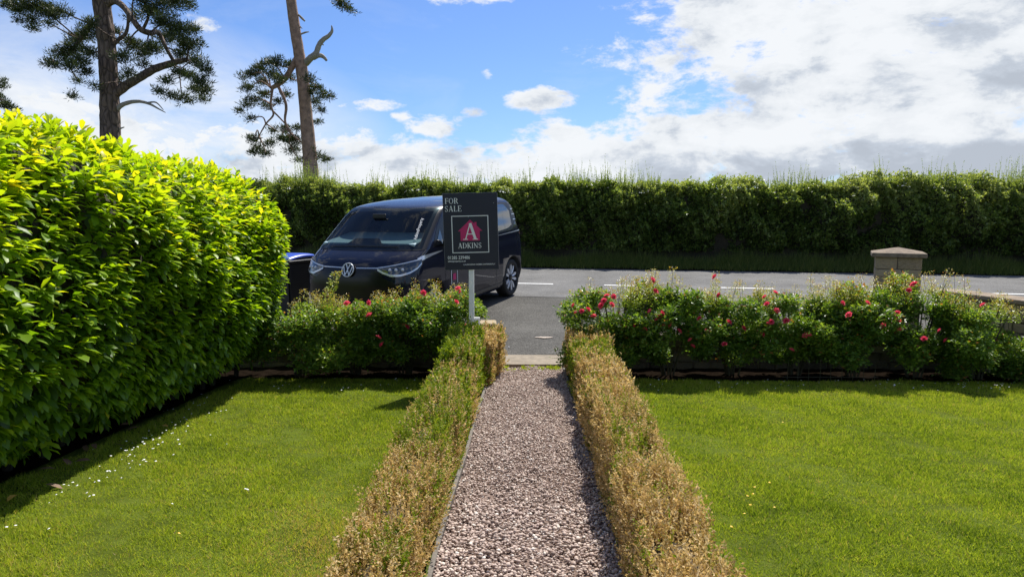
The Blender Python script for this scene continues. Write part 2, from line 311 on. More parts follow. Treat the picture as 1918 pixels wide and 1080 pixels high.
# ------------------------------------------------------------------ the ground
SL = .0554
def zg(x, y): return -SL * y                                   # garden falls away from the house
QX = .186
_q = [8.0, 8.85, 13.0, 19.2, 19.8, 20.6, 60, 3000]; _z = [-.43, -.40, -.135, -.07, .0, .06, .1, .1]
def zr(x, y): return np.interp(y + QX * x, _q, _z)             # drive and road climb away
def ground():
    xs = np.concatenate([np.linspace(-1500, -40, 8), np.linspace(-36, 36, 37), np.linspace(40, 1500, 8)])
    ys = np.concatenate([[-300, -60, -10, 0, 4, 8.2, 8.6, 8.87, 8.9, 9.2], np.linspace(10, 30, 21), [40, 80, 300, 1500]])
    def z(X, Y): return np.where(Y < 8.88, -SL * np.clip(Y, -10, 9) - .06, zr(X, Y) - .05)
    tag(link('ground', grid_mesh('ground', xs, ys, z), None, M_field), kind='structure')
    # lawns
    tag(link('lawn', grid_mesh('lawn', np.linspace(-3.25, -.80, 20), np.linspace(-1.5, 7.60, 60), lambda X, Y: zg(X, Y) - .012 + .006 * np.sin(X * 4 + Y * 3)), None, M_lawn), kind='structure')
    tag(link('lawn', grid_mesh('lawn', np.linspace(.80, 11, 60), np.linspace(-1.5, 7.60, 60), lambda X, Y: zg(X, Y) - .012 + .006 * np.sin(X * 4 + Y * 3)), None, M_lawn), kind='structure')
    # soil beds
    def soil(n, x0, x1, y0, y1, nx, ny, zo=0):
        tag(link(n, grid_mesh(n, np.linspace(x0, x1, nx), np.linspace(y0, y1, ny), lambda X, Y: zg(X, Y) + zo + .012 * np.sin(X * 17 + Y * 9) * np.sin(Y * 13 - X * 5)), None, M_soil), kind='structure')
    soil('soil_bed', -5.2, -3.255, -1.5, 8.3, 30, 120, -.006); soil('soil_bed', -3.25, -.46, 7.605, 8.36, 40, 20, -.004)
    soil('soil_bed', .46, 5.5, 7.605, 8.36, 60, 20, -.004)
    soil('soil_bed', -.80, -.455, -1.5, 7.45, 8, 100, -.01); soil('soil_bed', .455, .80, -1.5, 7.45, 8, 100, -.01)
    # gravel path bed
    tag(link('path', grid_mesh('path', np.linspace(-.41, .46, 8), np.linspace(-1.5, 8.33, 60), lambda X, Y: zg(X, Y) - .004), None, M_gravb), kind='structure')
    # drive and road, each a sheet cut parallel to the road
    def strip(n, q0, q1, x0, x1, nx, nq, mat, zo, cut=None, wob=0):
        X, Q = np.meshgrid(np.linspace(x0, x1, nx), np.linspace(q0, q1, nq)); Y = Q - QX * X
        if wob: Y = Y + wob * np.sin(X * 3.1) * (np.abs(Q - q1) < 1e-6) 
        if cut: Y = np.maximum(Y, cut)
        Z = zr(X, Y) + zo; V = np.stack([X, Y, Z], -1).reshape(-1, 3)
        i = (np.arange(nx - 1)[None, :] + (np.arange(nq - 1) * nx)[:, None]).ravel()
        return tag(link(n, np_mesh(n, V, [np.stack([i, i + 1, i + nx + 1, i + nx], 1)], True), None, mat), kind='structure')
    strip('driveway', 8.0, 13.06, -12, 14, 60, 30, M_drive, -.004, cut=8.86)
    strip('road', 13.0, 19.15, -60, 60, 120, 14, M_road, .0, wob=.04)
    strip('verge', 19.1, 22.5, -60, 60, 120, 10, M_soil, .012, wob=0)
    for a, b, q in [(-2.6, .62, 15.15), (1.72, 2.75, 15.15), (3.95, 5.15, 15.13), (6.3, 7.4, 15.1), (8.75, 13.5, 15.08), (14.8, 18, 15.1), (-8, -4, 15.2)]:
        strip('road_marking', q, q + .12, a, b, 8, 2, M_paint, .004)
    strip('road_marking', 13.55, 13.57, .6, 2.6, 6, 2, M_conc, .003)
    # concrete threshold step
    bm = bmesh.new(); 
    vs = [(-.62, 8.36), (.62, 8.36), (.62, 8.85), (-.62, 8.85)]
    add_box(bm, (0, 8.605, -.53), (1.24, .49, .24), Matrix.Rotation(R(2.5), 3, 'X'), .012, 2)
    tag(bm_obj('concrete_step', bm, M_conc), 'worn concrete threshold step between gravel path and tarmac drive', 'step')
    # pale patch on the drive
    c = at(1020, 614, 9.75); bm = bmesh.new(); n = 18
    vs = [bm.verts.new((c.x + .135 * math.cos(t) * random.uniform(.7, 1.15), c.y + .055 * math.sin(t) * random.uniform(.7, 1.2), float(zr(c.x, c.y)) + .006)) for t in np.linspace(0, 6.28, n, endpoint=False)]
    bm.faces.new(vs); tag(bm_obj('drive_patch', bm, plain('pale_patch', (.48, .40, .33), .9, var=.2, vscale=20)), kind='structure')
    c = at(953, 647, 9.2); bm = bmesh.new(); bmesh.ops.create_icosphere(bm, subdivisions=1, radius=.012, matrix=Matrix.Translation((c.x, c.y, float(zr(c.x, c.y)) + .008)))
    tag(bm_obj('white_pebble', bm, M_daisy), 'single small white pebble lying on the dark tarmac drive', 'pebble')
ground()

# gravel
def gravel():
    def ico(sub):
        bm = bmesh.new()
        if sub: bmesh.ops.create_icosphere(bm, subdivisions=1, radius=1)
        else:
            for v in ((1, 0, 0), (-1, 0, 0), (0, 1, 0), (0, -1, 0), (0, 0, 1), (0, 0, -1)): bm.verts.new(v)
            vv = list(bm.verts)
            for a in (0, 1):
                for b in (2, 3):
                    for c in (4, 5): bm.faces.new((vv[a], vv[b], vv[c]))
            bmesh.ops.recalc_face_normals(bm, faces=bm.faces)
        bm.verts.ensure_lookup_table(); V = np.array([v.co[:] for v in bm.verts]); Fc = np.array([[v.index for v in f.verts] for f in bm.faces]); bm.free(); return V, Fc
    Vs = []; Fs = []; At = []; off = 0
    for sub, y0, y1, n in ((1, 1.3, 3.7, 12500), (0, 3.7, 8.33, 25000)):
        tv, tf = ico(sub); k = len(tv)
        x = rng.uniform(-.405, .455, n); y = rng.uniform(y0, y1, n)
        s = rng.gamma(9, 1 / 9, n)[:, None] * .0074 * np.stack([rng.uniform(.85, 1.35, n), rng.uniform(.8, 1.1, n), rng.uniform(.5, .8, n)], 1)
        s = np.clip(s, .004, .02)
        a = rng.uniform(0, 6.28, n); tilt = rng.normal(0, .35, n)
        loc = tv[None] * s[:, None, :] * (1 + rng.uniform(-.13, .13, (n, k, 1)))
        ct, st = np.cos(tilt)[:, None], np.sin(tilt)[:, None]
        X = loc[..., 0] * ct - loc[..., 2] * st; Z = loc[..., 0] * st + loc[..., 2] * ct; Y = loc[..., 1]
        ca, sa = np.cos(a)[:, None], np.sin(a)[:, None]
        hump = .010 * vnoise(np.stack([x, y], 1), 7, 3)
        V = np.stack([X * ca - Y * sa + x[:, None], X * sa + Y * ca + y[:, None], Z + (zg(x, y) + rng.uniform(.0, .016, n) + .004 + hump)[:, None]], -1)
        Vs.append(V.reshape(-1, 3)); Fs.append((tf[None] + (np.arange(n) * k)[:, None, None]).reshape(-1, 3) + off); off += n * k
        At.append(np.repeat(rng.uniform(0, 1, n), k))
    o = link('gravel', np_mesh('gravel', np.concatenate(Vs), [np.concatenate(Fs)], True, np.concatenate(At)), None, M_pebble)
    tag(o, 'loose pinkish grey gravel stones covering the garden path', 'gravel', kind='stuff')
gravel()
def boards():
    for s, lab in ((-1, 'weathered timber edging board along the left side of gravel path'), (1, 'timber edging board half hidden under the right box hedge')):
        bm = bmesh.new(); ys = np.linspace(1.2, 8.2, 15)
        for a, b in ((0, 7), (7, 14)):
            pts = [(s * .445 + .028 + .006 * math.sin(y * 3), y, zg(0, y)) for y in ys[a:b + 1]]
            prof = [(-.011, -.08), (.011, -.08), (.011, .032), (-.011, .034)]
            rings = [[bm.verts.new((p[0] + q[0], p[1] + (.004 if i == 0 and a else 0), p[2] + q[1] + random.uniform(-.002, .002))) for q in prof] for i, p in enumerate(pts)]
            for r0, r1 in zip(rings, rings[1:]):
                for k in range(4): bm.faces.new((r0[k], r0[(k + 1) % 4], r1[(k + 1) % 4], r1[k]))
            bm.faces.new(rings[0]); bm.faces.new(rings[-1][::-1])
        bmesh.ops.recalc_face_normals(bm, faces=bm.faces)
        tag(bm_obj('edging_board', bm, M_board), lab, 'edging board')
boards()

# lawn grass
def grass():
    for side, n in ((-1, 170000), (1, 330000)):
        m = n * 3
        Y = 1.6 + (7.64 - 1.6) * rng.uniform(0, 1, m) ** 1.05; X = rng.uniform(.80, 7.6, m) if side > 0 else rng.uniform(-3.24, -.80, m)
        edge = .05 * vnoise(np.stack([X, Y], 1), 5, 9)
        ok = (np.abs(X) < .80 * Y + 1.3) & (Y < 7.57 + edge) & (X > -3.16 + .9 * edge)
        # density falls with distance
        ok &= rng.uniform(0, 1, m) < np.clip(3.2 / Y, .42, 1)
        i = np.nonzero(ok)[0][:n]; X = X[i]; Y = Y[i]; k = len(i)
        P2 = np.stack([X, Y], 1)
        pat = vnoise(P2, 1.3, 4) * .5 + vnoise(P2, 5, 5) * .35 + vnoise(P2, 16, 6) * .25
        v = .48 + .20 * pat + rng.normal(0, .20, k)
        if side < 0:   # tired strip of turf beside the near end of the box hedge
            dry = np.clip((X + 1.75) / .8, 0, 1) * np.clip((5.2 - Y) / 2.0, 0, 1); v += dry * (rng.uniform(.05, .85, k) + .2 * vnoise(P2, 4, 77))
        v += np.clip(1.25 - X, 0, .4) * .5 * (side > 0)
        dead = rng.uniform(0, 1, k) < .05; v[dead] = rng.uniform(.85, 1, dead.sum())
        v = np.clip(v, 0, 1)
        clump = vnoise(P2, 9, 8)
        D = np.stack([rng.normal(0, .62, k), rng.normal(0, .62, k), np.full(k, 1.0)], 1)
        Ln = rng.uniform(.014, .034, k) * (1 + .38 * clump).clip(.6, 1.9) * np.where(X < -2.95, 1.25, 1) * (.8 + .05 * Y); W = rng.uniform(.0028, .0050, k) * (.72 + .11 * Y)
        U = rnd_dir(k)
        P = np.stack([X, Y, zg(X, Y) - .012], 1)
        o = link('grass', leaves('grass', P, D, U, Ln, W, v, T_BLADE), None, M_grass)
        tag(o, 'short mown lawn grass left of the gravel path' if side < 0 else 'short mown lawn grass right of the gravel path', 'grass', kind='stuff')
grass()

# daisies, buttercups, fallen leaves
def small_flowers():
    def daisy_mesh(mat, r, cy):
        bm = bmesh.new(); n = 8; c = bm.verts.new((0, 0, .004))
        ring = [bm.verts.new((r * math.cos(t), r * math.sin(t), .001)) for t in np.linspace(0, 6.283, n, endpoint=False)]
        for i in range(n): bm.faces.new((c, ring[i], ring[(i + 1) % n]))
        me = bpy.data.meshes.new('daisy'); bm.to_mesh(me); bm.free(); me.materials.append(mat); return me
    dm = [daisy_mesh(M_daisy, .0055, 0), daisy_mesh(M_daisy, .0075, 0)]
    ym = daisy_mesh(M_yellow, .0075, 0)
    def put(px, py, me, lab, cat, grp, name):
        # meet the garden plane
        d = CM @ Vector(((px - 959) / F, -(py - 540) / F, -1)); t = -1.43 / (d.z + SL * d.y); p = CAM + d * t
        if p.y > 7.5: return
        o = link(name, me); o.location = (p.x, p.y, p.z + random.uniform(.022, .030)); o.rotation_euler = (random.uniform(-.5, .2), random.uniform(-.3, .3), random.uniform(0, 6))
        tag(o, lab, cat, grp)
    n = 0
    while n < 95:
        t = random.gauss(.52, .2); px = 60 + 400 * t; py = 965 - 240 * t + random.gauss(0, 26)
        if 0 < px < 480: put(px, py, random.choice(dm), 'small white daisy in the lawn along the laurel hedge shadow', 'daisy', 'daisies beside the laurel hedge', 'daisy'); n += 1
    for px, py in [(13, 995), (30, 993), (92, 998), (163, 930), (168, 938), (120, 914), (323, 951), (460, 922), (464, 923), (425, 837)]:
        put(px, py, dm[1], 'small white daisy in the lawn along the laurel hedge shadow', 'daisy', 'daisies beside the laurel hedge', 'daisy')
    for k in range(75):
        px = random.uniform(1210, 1905) if k % 3 else random.uniform(1650, 1905); py = random.gauss(722, 6)
        put(px, max(py, 713), random.choice(dm), 'small white daisy in the grass at the foot of the right rose bushes', 'daisy', 'daisies below the right roses', 'daisy')
    for k in range(22):
        put(random.uniform(500, 790), max(712, random.gauss(722, 8)), random.choice(dm), 'small white daisy in the grass at the foot of the left rose bushes', 'daisy', 'daisies below the left roses', 'daisy')
    for px, py in [(1466, 796), (1441, 910), (1413, 918), (1410, 931), (1400, 937), (1405, 954), (1450, 958), (1394, 970), (336, 1006), (1370, 995)]:
        put(px, py, ym, 'tiny yellow buttercup in the mown lawn', 'buttercup', 'buttercups in the lawn', 'buttercup')
    # fallen laurel leaves on lawn and soil
    lm = leaves('fallen_leaf', np.zeros((1, 3)), np.array([[1., 0, 0]]), np.array([[0, 0, 1.]]), .10, .042, np.array([.5]), T_LAUREL, True)
    lm.materials.append(plain('yellowed_leaf', (.55, .32, .05), .6, var=.3, vscale=20))
    lm2 = lm.copy(); lm2.materials.clear(); lm2.materials.append(plain('brown_leaf', (.16, .09, .045), .7, var=.3, vscale=20))
    spots = [(15, 948, 0, 'yellow fallen laurel leaf on the grass at the left frame edge'), (315, 806, 0, 'orange fallen laurel leaf on shaded grass among the daisies'),
             (85, 915, 1, 'brown fallen leaf on the shaded grass near the soil'), (235, 813, 1, 'brown fallen leaf on soil under the hedge middle'),
             (157, 841, 1, 'brown curled leaf on bare soil below the laurel'), (180, 848, 1, None), (118, 866, 1, None), (70, 888, 1, None), (292, 767, 1, None), (250, 800, 1, None), (210, 838, 1, None), (140, 872, 1, None)]
    for px, py, k, lab in spots:
        d = CM @ Vector(((px - 959) / F, -(py - 540) / F, -1)); t = -1.43 / (d.z + SL * d.y); p = CAM + d * t
        o = link('fallen_leaf', (lm, lm2)[k]); o.location = (p.x, p.y, p.z + .03); o.rotation_euler = (random.uniform(-.3, .3), random.uniform(-.3, .3), random.uniform(0, 6))
        tag(o, lab or 'brown dead laurel leaf lying on the dark soil under the hedge', 'leaf', 'fallen laurel leaves')
small_flowers()

# ------------------------------------------------------------------ laurel hedge
def laurel():
    root = empty('laurel_hedge', (-3.6, 4.3, zg(0, 4.3)))
    tag(root, 'tall glossy yellow-green laurel hedge along the left lawn edge', 'hedge')
    Y0, Y1 = .9, 8.0
    H = 2.22
    zz = np.array([0, .15, .30, .55, .9, 1.3, 1.7, 1.95, 2.12, 2.22]); xx = np.array([-3.42, -3.22, -3.02, -2.88, -2.75, -2.68, -2.69, -2.80, -3.00, -3.40]); zz = zz * 1.01; xx = xx + .05
    def face(h, y): 
        P2 = np.stack([np.asarray(y, float), np.asarray(h, float)], -1)
        return np.interp(h, zz, xx) + .06 * vnoise(P2, 1.6, 21) + .03 * vnoise(P2, 4.5, 22)
    face0 = face
    def face(h, y): return face0(h, y) + .09 * np.clip((5.6 - np.asarray(y)) / 3, 0, 1)
    def low(y): return .11 + .05 * np.sin(y * 2.2) + .22 * np.clip((y - 5.5) / 2, 0, 1)
    # solid twig-coloured slab added for the dark inside, stops light leaking through
    bm = bmesh.new()
    hs = np.linspace(.12, 2.02, 9); ysn = np.linspace(Y0, Y1 - .25, 34); rows = []
    for h in hs: rows.append([bm.verts.new((float(np.interp(h, zz, xx)) - .17 + .09 * min(max((5.6 - y) / 3, 0), 1) + random.uniform(-.05, .03), y, zg(0, y) + h)) for y in ysn])
    rows.append([bm.verts.new((-4.4, y, zg(0, y) + 2.02)) for y in ysn]); rows.append([bm.verts.new((-4.5, y, zg(0, y) + .1)) for y in ysn])
    for r0, r1 in zip(rows, rows[1:] + rows[:1]):
        for k in range(len(ysn) - 1): bm.faces.new((r0[k], r0[k + 1], r1[k + 1], r1[k]))
    bm.faces.new([r[-1] for r in rows]); bm.faces.new([r[0] for r in rows][::-1])
    bmesh.ops.recalc_face_normals(bm, faces=bm.faces)
    o = bm_obj('twigs', bm, M_core_twig, root); o.parent = root; o.matrix_parent_inverse = root.matrix_world.inverted()
    inv = Matrix.Translation(-root.location)
    def fix(o): o.parent = root; o.matrix_parent_inverse = inv
    fix(o)
    bm = bmesh.new()
    for k in range(26):
        y = Y0 + .3 + k * .26 + random.uniform(-.08, .08); x = -3.45 + random.uniform(-.12, .12)
        tube(bm, [(x, y, zg(0, y) - .05), (x + .04, y, zg(0, y) + .3), (x + random.uniform(0, .2), y + random.uniform(-.1, .1), zg(0, y) + .7)], [.03, .024, .018], 6)
    fix(bm_obj('stem', bm, M_core_twig, root))
    # shoots: on the face, top, far end
    P = []; Nn = []; Hh = []
    nf = 2700
    h = rng.uniform(.1, 2.22, nf * 2); y = rng.uniform(Y0, Y1, nf * 2); ok = h > low(y); h = h[ok][:nf]; y = y[ok][:nf]
    x = face(h, y); e = .03; dh = (np.interp(h + e, zz, xx) - np.interp(h - e, zz, xx)) / (2 * e)
    n = unit(np.stack([np.ones_like(h), np.zeros_like(h), -dh], 1))
    # round off the far end
    endr = np.clip((y - (Y1 - .5)) / .5, 0, 1); x -= .38 * endr ** 2.5; n[:, 1] += endr * 1.2; n = unit(n)
    P.append(np.stack([x, y, zg(0, y) + h], 1)); Nn.append(n); Hh.append(h)
    nt = 1500
    x = rng.uniform(-4.5, -3.0, nt); y = rng.uniform(Y0, Y1 - .1, nt); hh = 2.25 - .05 * ((x + 3.75) / .7) ** 2 + .04 * vnoise(np.stack([x, y], 1), 3, 5) - .25 * np.clip((y - (Y1 - .5)) / .5, 0, 1) ** 2
    hh = hh + rng.uniform(-.02, .07, nt)
    P.append(np.stack([x, y, zg(0, y) + hh], 1)); Nn.append(np.tile([[.08, 0, 1.]], (nt, 1))); Hh.append(np.full(nt, 2.3))
    ne = 420
    x = rng.uniform(-4.4, -3.1, ne); h = rng.uniform(.4, 2.15, ne); y = np.full(ne, Y1) + .05 * vnoise(np.stack([x, h], 1), 3, 2) - .2 * np.clip(h - 1.8, 0, 1)
    P.append(np.stack([x, y, zg(0, y) + h], 1)); Nn.append(np.tile([[0, 1., .1]], (ne, 1))); Hh.append(h)
    P = np.concatenate(P); Nn = np.concatenate(Nn); Hh = np.concatenate(Hh); ns = len(P)
    depth = np.abs(rng.normal(0, .045, ns)); P = P - Nn * depth[:, None]
    ax = unit(Nn + np.array([0, 0, .55]) * (1 - .3 * (Hh[:, None] < .6)) + rng.normal(0, .30, (ns, 3)))
    LP = []; LD = []; LU = []; LL = []; LW = []; LV = []
    t1 = unit(np.cross(ax, rnd_dir(ns))); t2 = np.cross(ax, t1); sv = rng.normal(0, 1, ns)
    nl = 6
    for k in range(nl):
        a = k * 2.4 + rng.uniform(-.3, .3, ns); spread = .42 + .13 * k + rng.normal(0, .12, ns)
        rad = t1 * np.cos(a)[:, None] + t2 * np.sin(a)[:, None]
        D = unit(ax * np.cos(spread)[:, None] + rad * np.sin(spread)[:, None])
        D[:, 2] *= np.where(Hh < 2.15, .55, .9); D[:, 2] -= .10 + .05 * k * (Hh < 2.1) + .30 * (Hh < .7); D = unit(D)
        base = P - ax * (.022 * k)[..., None] if False else P - ax * (.020 * k)
        U = ax * .45 + np.array([0.05, .25, 1.1]) + rng.normal(0, .26, (ns, 3))
        LP.append(base); LD.append(D); LU.append(U)
        L_ = rng.uniform(.080, .132, ns) * (.72 + .09 * k); LL.append(L_); LW.append(L_ * rng.uniform(.40, .50, ns))
        young = np.clip((Hh - .9) / 1.3, 0, 1)
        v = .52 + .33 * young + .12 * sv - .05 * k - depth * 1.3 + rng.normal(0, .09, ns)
        v[rng.uniform(0, 1, ns) < .008] = 1.0
        LV.append(np.clip(v, .02, 1))
    # loose darker leaves inside
    ni = 3800
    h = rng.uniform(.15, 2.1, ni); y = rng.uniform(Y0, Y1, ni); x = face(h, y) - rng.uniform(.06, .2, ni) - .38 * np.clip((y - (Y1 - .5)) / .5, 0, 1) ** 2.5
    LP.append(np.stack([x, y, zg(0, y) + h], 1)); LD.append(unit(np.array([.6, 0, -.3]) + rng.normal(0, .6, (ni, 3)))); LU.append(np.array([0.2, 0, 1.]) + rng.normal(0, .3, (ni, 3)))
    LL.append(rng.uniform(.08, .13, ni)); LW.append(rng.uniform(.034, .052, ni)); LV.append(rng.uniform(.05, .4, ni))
    P, D, U, Ln, W, v = [np.concatenate(q) for q in (LP, LD, LU, LL, LW, LV)]
    # the 300 leaves that show largest, each a part of its own; the rest one mass
    c = np.array(CAM); dist = np.linalg.norm(P - c, axis=1); outer = np.arange(len(P)) < ns * 3
    vis = outer & (P[:, 1] > 3.5) & (P[:, 0] > -3.3)
    score = np.where(vis, Ln / dist * np.abs(np.einsum('ij,ij->i', unit(U), unit(P - c))).clip(.2, 1), 0)
    pick = np.argsort(-score)[:290]; rest = np.ones(len(P), bool); rest[pick] = False
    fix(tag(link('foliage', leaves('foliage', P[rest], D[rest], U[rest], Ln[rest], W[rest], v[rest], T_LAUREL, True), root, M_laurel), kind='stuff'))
    var = [leaves('leaf', np.zeros((1, 3)), np.array([[1., 0, 0]]), np.array([[0, 0, 1.]]), 1.0, .42, np.array([q]), T_LAUREL, True) for q in np.linspace(.1, .95, 12)]
    for m_ in var: m_.materials.append(M_laurel)
    Dn = unit(D); Sx = unit(np.cross(Dn, U)); Nv = np.cross(Sx, Dn)
    for i in pick:
        o = link('leaf', var[int(np.clip((v[i] - .1) / .85 * 11, 0, 11))])
        m4 = Matrix(((Dn[i, 0], Sx[i, 0], Nv[i, 0], P[i, 0]), (Dn[i, 1], Sx[i, 1], Nv[i, 1], P[i, 1]), (Dn[i, 2], Sx[i, 2], Nv[i, 2], P[i, 2]), (0, 0, 0, 1)))
        # template side axis is cross(D,U)=Sx ; in the variant mesh it is (0,-1,0)
        m4 = m4 @ Matrix.Diagonal((1, -1, 1, 1)) @ Matrix.Scale(float(Ln[i]), 4)
        o.parent = root; o.matrix_parent_inverse = inv; o.matrix_basis = m4
laurel()

# ------------------------------------------------------------------ hawthorn hedge across the road
def far_hedge():
    root = empty('hawthorn_hedge', (2, 20.6, .05)); tag(root, 'long dark green hawthorn hedge beyond the road', 'hedge')
    inv = Matrix.Translation(-root.location)
    def fix(o): o.parent = root; o.matrix_parent_inverse = inv; return o
    def line(x): return 20.35 - QX * x                # front face
    def top(x): return 2.28 - .004 * x + .09 * np.sin(x * 1.1) * np.sin(x * .37 + 1) + .05 * np.sin(x * 3.3) + .04 * np.sin(x * 7.9 + 1)
    xs = np.linspace(-32, 32, 100); bm = bmesh.new(); rows = []
    for dy, h in ((.42, .05), (.34, .8), (.38, 1.5), (.50, 2.14), (1.5, 2.18), (1.7, .05)):
        rows.append([bm.verts.new((x, line(x) + dy + .08 * math.sin(x * 2.3 + h * 5), .02 + h / 2.1 * (float(top(x)) - .2))) for x in xs])
    for r0, r1 in zip(rows, rows[1:]):
        for k in range(len(xs) - 1): bm.faces.new((r0[k], r0[k + 1], r1[k + 1], r1[k]))
    bmesh.ops.recalc_face_normals(bm, faces=bm.faces); fix(bm_obj('opaque_core', bm, M_core_twig, root))  # solid dark slab inside the hedge, added to block light through the leaves
    n = 230000
    x = rng.uniform(-13, 17, n); t = rng.uniform(0, 1, n); u = t < .72
    h = np.where(u, rng.uniform(.12, 1, n) ** .85, 1.0)
    # clumps: surface relief
    P3 = np.stack([x, h * 2.2], 1)
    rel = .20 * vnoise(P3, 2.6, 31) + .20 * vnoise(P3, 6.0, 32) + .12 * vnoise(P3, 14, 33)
    bulge = .30 * np.sin(np.clip(h, 0, 1) * 2.6)
    y = np.where(u, line(x) + .28 - bulge - rel + np.abs(rng.normal(0, .07, n)) + .3 * np.clip(h - .85, 0, 1) / .15 * .6, line(x) + .25 + rng.uniform(0, 1.2, n))
    z = np.where(u, h * top(x), top(x) + np.clip(rel, -.12, .4) * .5 + rng.normal(-.04, .07, n))
    P = np.stack([x, y, z], 1)
    D = unit(np.array([0, -.5, .25]) + rng.normal(0, .7, (n, 3))); U = unit(np.array([0, .2, 1.]) + rng.normal(0, .5, (n, 3)))
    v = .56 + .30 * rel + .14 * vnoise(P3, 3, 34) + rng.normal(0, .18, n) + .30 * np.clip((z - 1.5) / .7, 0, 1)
    Ls = [P]; Ds = [D]; Us = [U]; Ll = [rng.uniform(.045, .085, n)]; Vs = [np.clip(v, 0, 1)]
    # upright new shoots along the top
    ns = 3800; sx = rng.uniform(-13, 17, ns); dens = vnoise(sx[:, None], 1.1, 40); keep = rng.uniform(-.9, 1.5, ns) < dens * 1.5 + .2 * vnoise(sx[:, None], 6, 41); sx = sx[keep]; ns = len(sx)
    sy = line(sx) + rng.uniform(.1, 1.0, ns); sh = rng.gamma(4, .085, ns) * (.85 + .5 * np.clip(vnoise(sx[:, None], 1.1, 40), -1, 1) + .3 * vnoise(sx[:, None], 5, 43)); sh = np.clip(sh, .08, .80); lean = rng.normal(0, .14, (ns, 2))
    bm = bmesh.new()
    k = 24
    tt = np.tile(np.linspace(0, 1, k), (ns, 1)) + rng.uniform(-.02, .02, (ns, k))
    SP = np.stack([sx[:, None] + lean[:, :1] * tt * sh[:, None], sy[:, None] + lean[:, 1:] * tt * sh[:, None], (top(sx) - .02)[:, None] + tt * sh[:, None]], -1).reshape(-1, 3)
    m = len(SP); Ls.append(SP); Ds.append(unit(np.array([0, 0, .7]) + rng.normal(0, .75, (m, 3)))); Us.append(rnd_dir(m)); Ll.append(rng.uniform(.024, .045, m) * (1.15 - .5 * tt.ravel()))
    Vs.append(np.clip(rng.normal(.82, .12, m), 0, 1))
    P, D, U, Ln, v = [np.concatenate(q) for q in (Ls, Ds, Us, Ll, Vs)]
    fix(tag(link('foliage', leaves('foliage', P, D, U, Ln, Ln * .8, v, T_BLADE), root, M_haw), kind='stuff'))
    B = np.stack([sx, sy, top(sx) - .1], 1)
    fix(tag(link('shoots', leaves('shoots', B, np.stack([lean[:, 0], lean[:, 1], np.ones(ns)], 1), rnd_dir(ns), sh + .1, .012, np.full(ns, .9), T_BLADE), root, M_haw), kind='stuff'))
    # tall grass along the foot
    n = 60000; x = rng.uniform(-13, 17, n); q = rng.beta(1.4, 1.2, n); y = 19.12 - QX * x + q * 1.2 + .06 * np.sin(x * 3.1); 
    P = np.stack([x, y, zr(x, y) + .0], 1); D = np.stack([rng.normal(0, .3, n), rng.normal(-.12, .3, n), np.ones(n)], 1)
    Ln = rng.uniform(.06, .16, n) + q * rng.uniform(.05, .42, n) * (1 + .5 * vnoise(x[:, None], 1.7, 3)).clip(.2, 1.5)
    tag(link('verge_grass', leaves('verge_grass', P, D, rnd_dir(n), Ln, .014, np.clip(rng.normal(.5, .25, n), 0, 1), T_BLADE), None, M_verge), 'rough tall grass along the verge below the far hedge', 'grass', kind='stuff')
far_hedge()

# ------------------------------------------------------------------ box hedge plants
SPR = 12
def box_shrub(cx, cy, w, l, h, green, dens, label, group, lean=0):
    g = float(zg(cx, cy)); root = empty('box_shrub', (cx, cy, g)); tag(root, label, 'box shrub', group)
    bm = bmesh.new(); bmesh.ops.create_icosphere(bm, subdivisions=2, radius=1)
    for v_ in bm.verts:
        p = v_.co; q = Vector([math.copysign(abs(c) ** .6, c) for c in p]); q.normalize(); s = 1 / max(abs(q.x), abs(q.y), abs(q.z)) ** .55
        v_.co = Vector((q.x * s * w * .38, q.y * s * l * .42, h * .5 + q.z * s * h * .40)) * random.uniform(.93, 1.0)
    bm_obj('stems', bm, M_stem, root)
    n = int(dens)
    d = rnd_dir(n * 2); d = d[d[:, 2] > -.75][:n]; n = len(d)
    q = np.sign(d) * np.abs(d) ** .62; q = unit(q); s = (1 / np.max(np.abs(q), axis=1) ** .6)[:, None]
    seed = int(abs(cx * 100) + cy * 57)
    rel = 1 + .10 * vnoise(d, 2.6, seed)[:, None] + .10 * vnoise(d, 8, seed + 1)[:, None]
    P = np.stack([q[:, 0] * w * .5, q[:, 1] * l * .52, q[:, 2] * h * .5], 1) * s * rel
    P[:, 2] += h * .5; P[:, 2] = np.maximum(P[:, 2], .02); P[:, 0] += lean * P[:, 2]
    P *= 1 - np.abs(rng.normal(0, .05, (n, 1))) * np.array([1, 1, .5])
    ax = unit(unit(d) * .45 + np.array([0, 0, 1.0]) + rng.normal(0, .20, (n, 3))); sl = rng.uniform(.035, .085, n) * (1 + .6 * (rng.uniform(0, 1, n) < .06))
    far = 1 if cy > 4.5 else 0
    k = 11 if far else 13
    tt = np.tile(np.linspace(-.35, 1, k), (n, 1)) + rng.uniform(-.04, .04, (n, k))
    LP = (P[:, None] + ax[:, None] * (tt * sl[:, None])[..., None]).reshape(-1, 3)
    m = len(LP); LD = unit(np.repeat(ax, k, 0) * .7 + rnd_dir(m) * .9)
    # green share: by height and patches
    gn = green + .28 * vnoise(d, 2.0, seed + 5) + .18 * (P[:, 2] / h - .5)
    isg = rng.uniform(0, 1, n) < np.clip(gn, 0, 1)
    v = np.where(isg, rng.uniform(.02, .42, n), rng.uniform(.58, .98, n)); v = np.repeat(v, k) + rng.normal(0, .07, m)
    v = np.where(v < .5, np.clip(v, 0, .48), np.clip(v, .45, 1))
    L = rng.uniform(.011, .020, m) * (1.0 if not far else 1.45)
    tag(link('foliage', leaves('foliage', LP, LD, rnd_dir(m), L, L * (.7 if far else .5), v, T_BLADE if far else T_DIAMOND), root, M_boxl), kind='stuff')
ORD = ['nearest', 'second', 'third', 'fourth', 'fifth', 'sixth', 'seventh', 'eighth', 'ninth', 'tenth', 'eleventh', 'farthest']
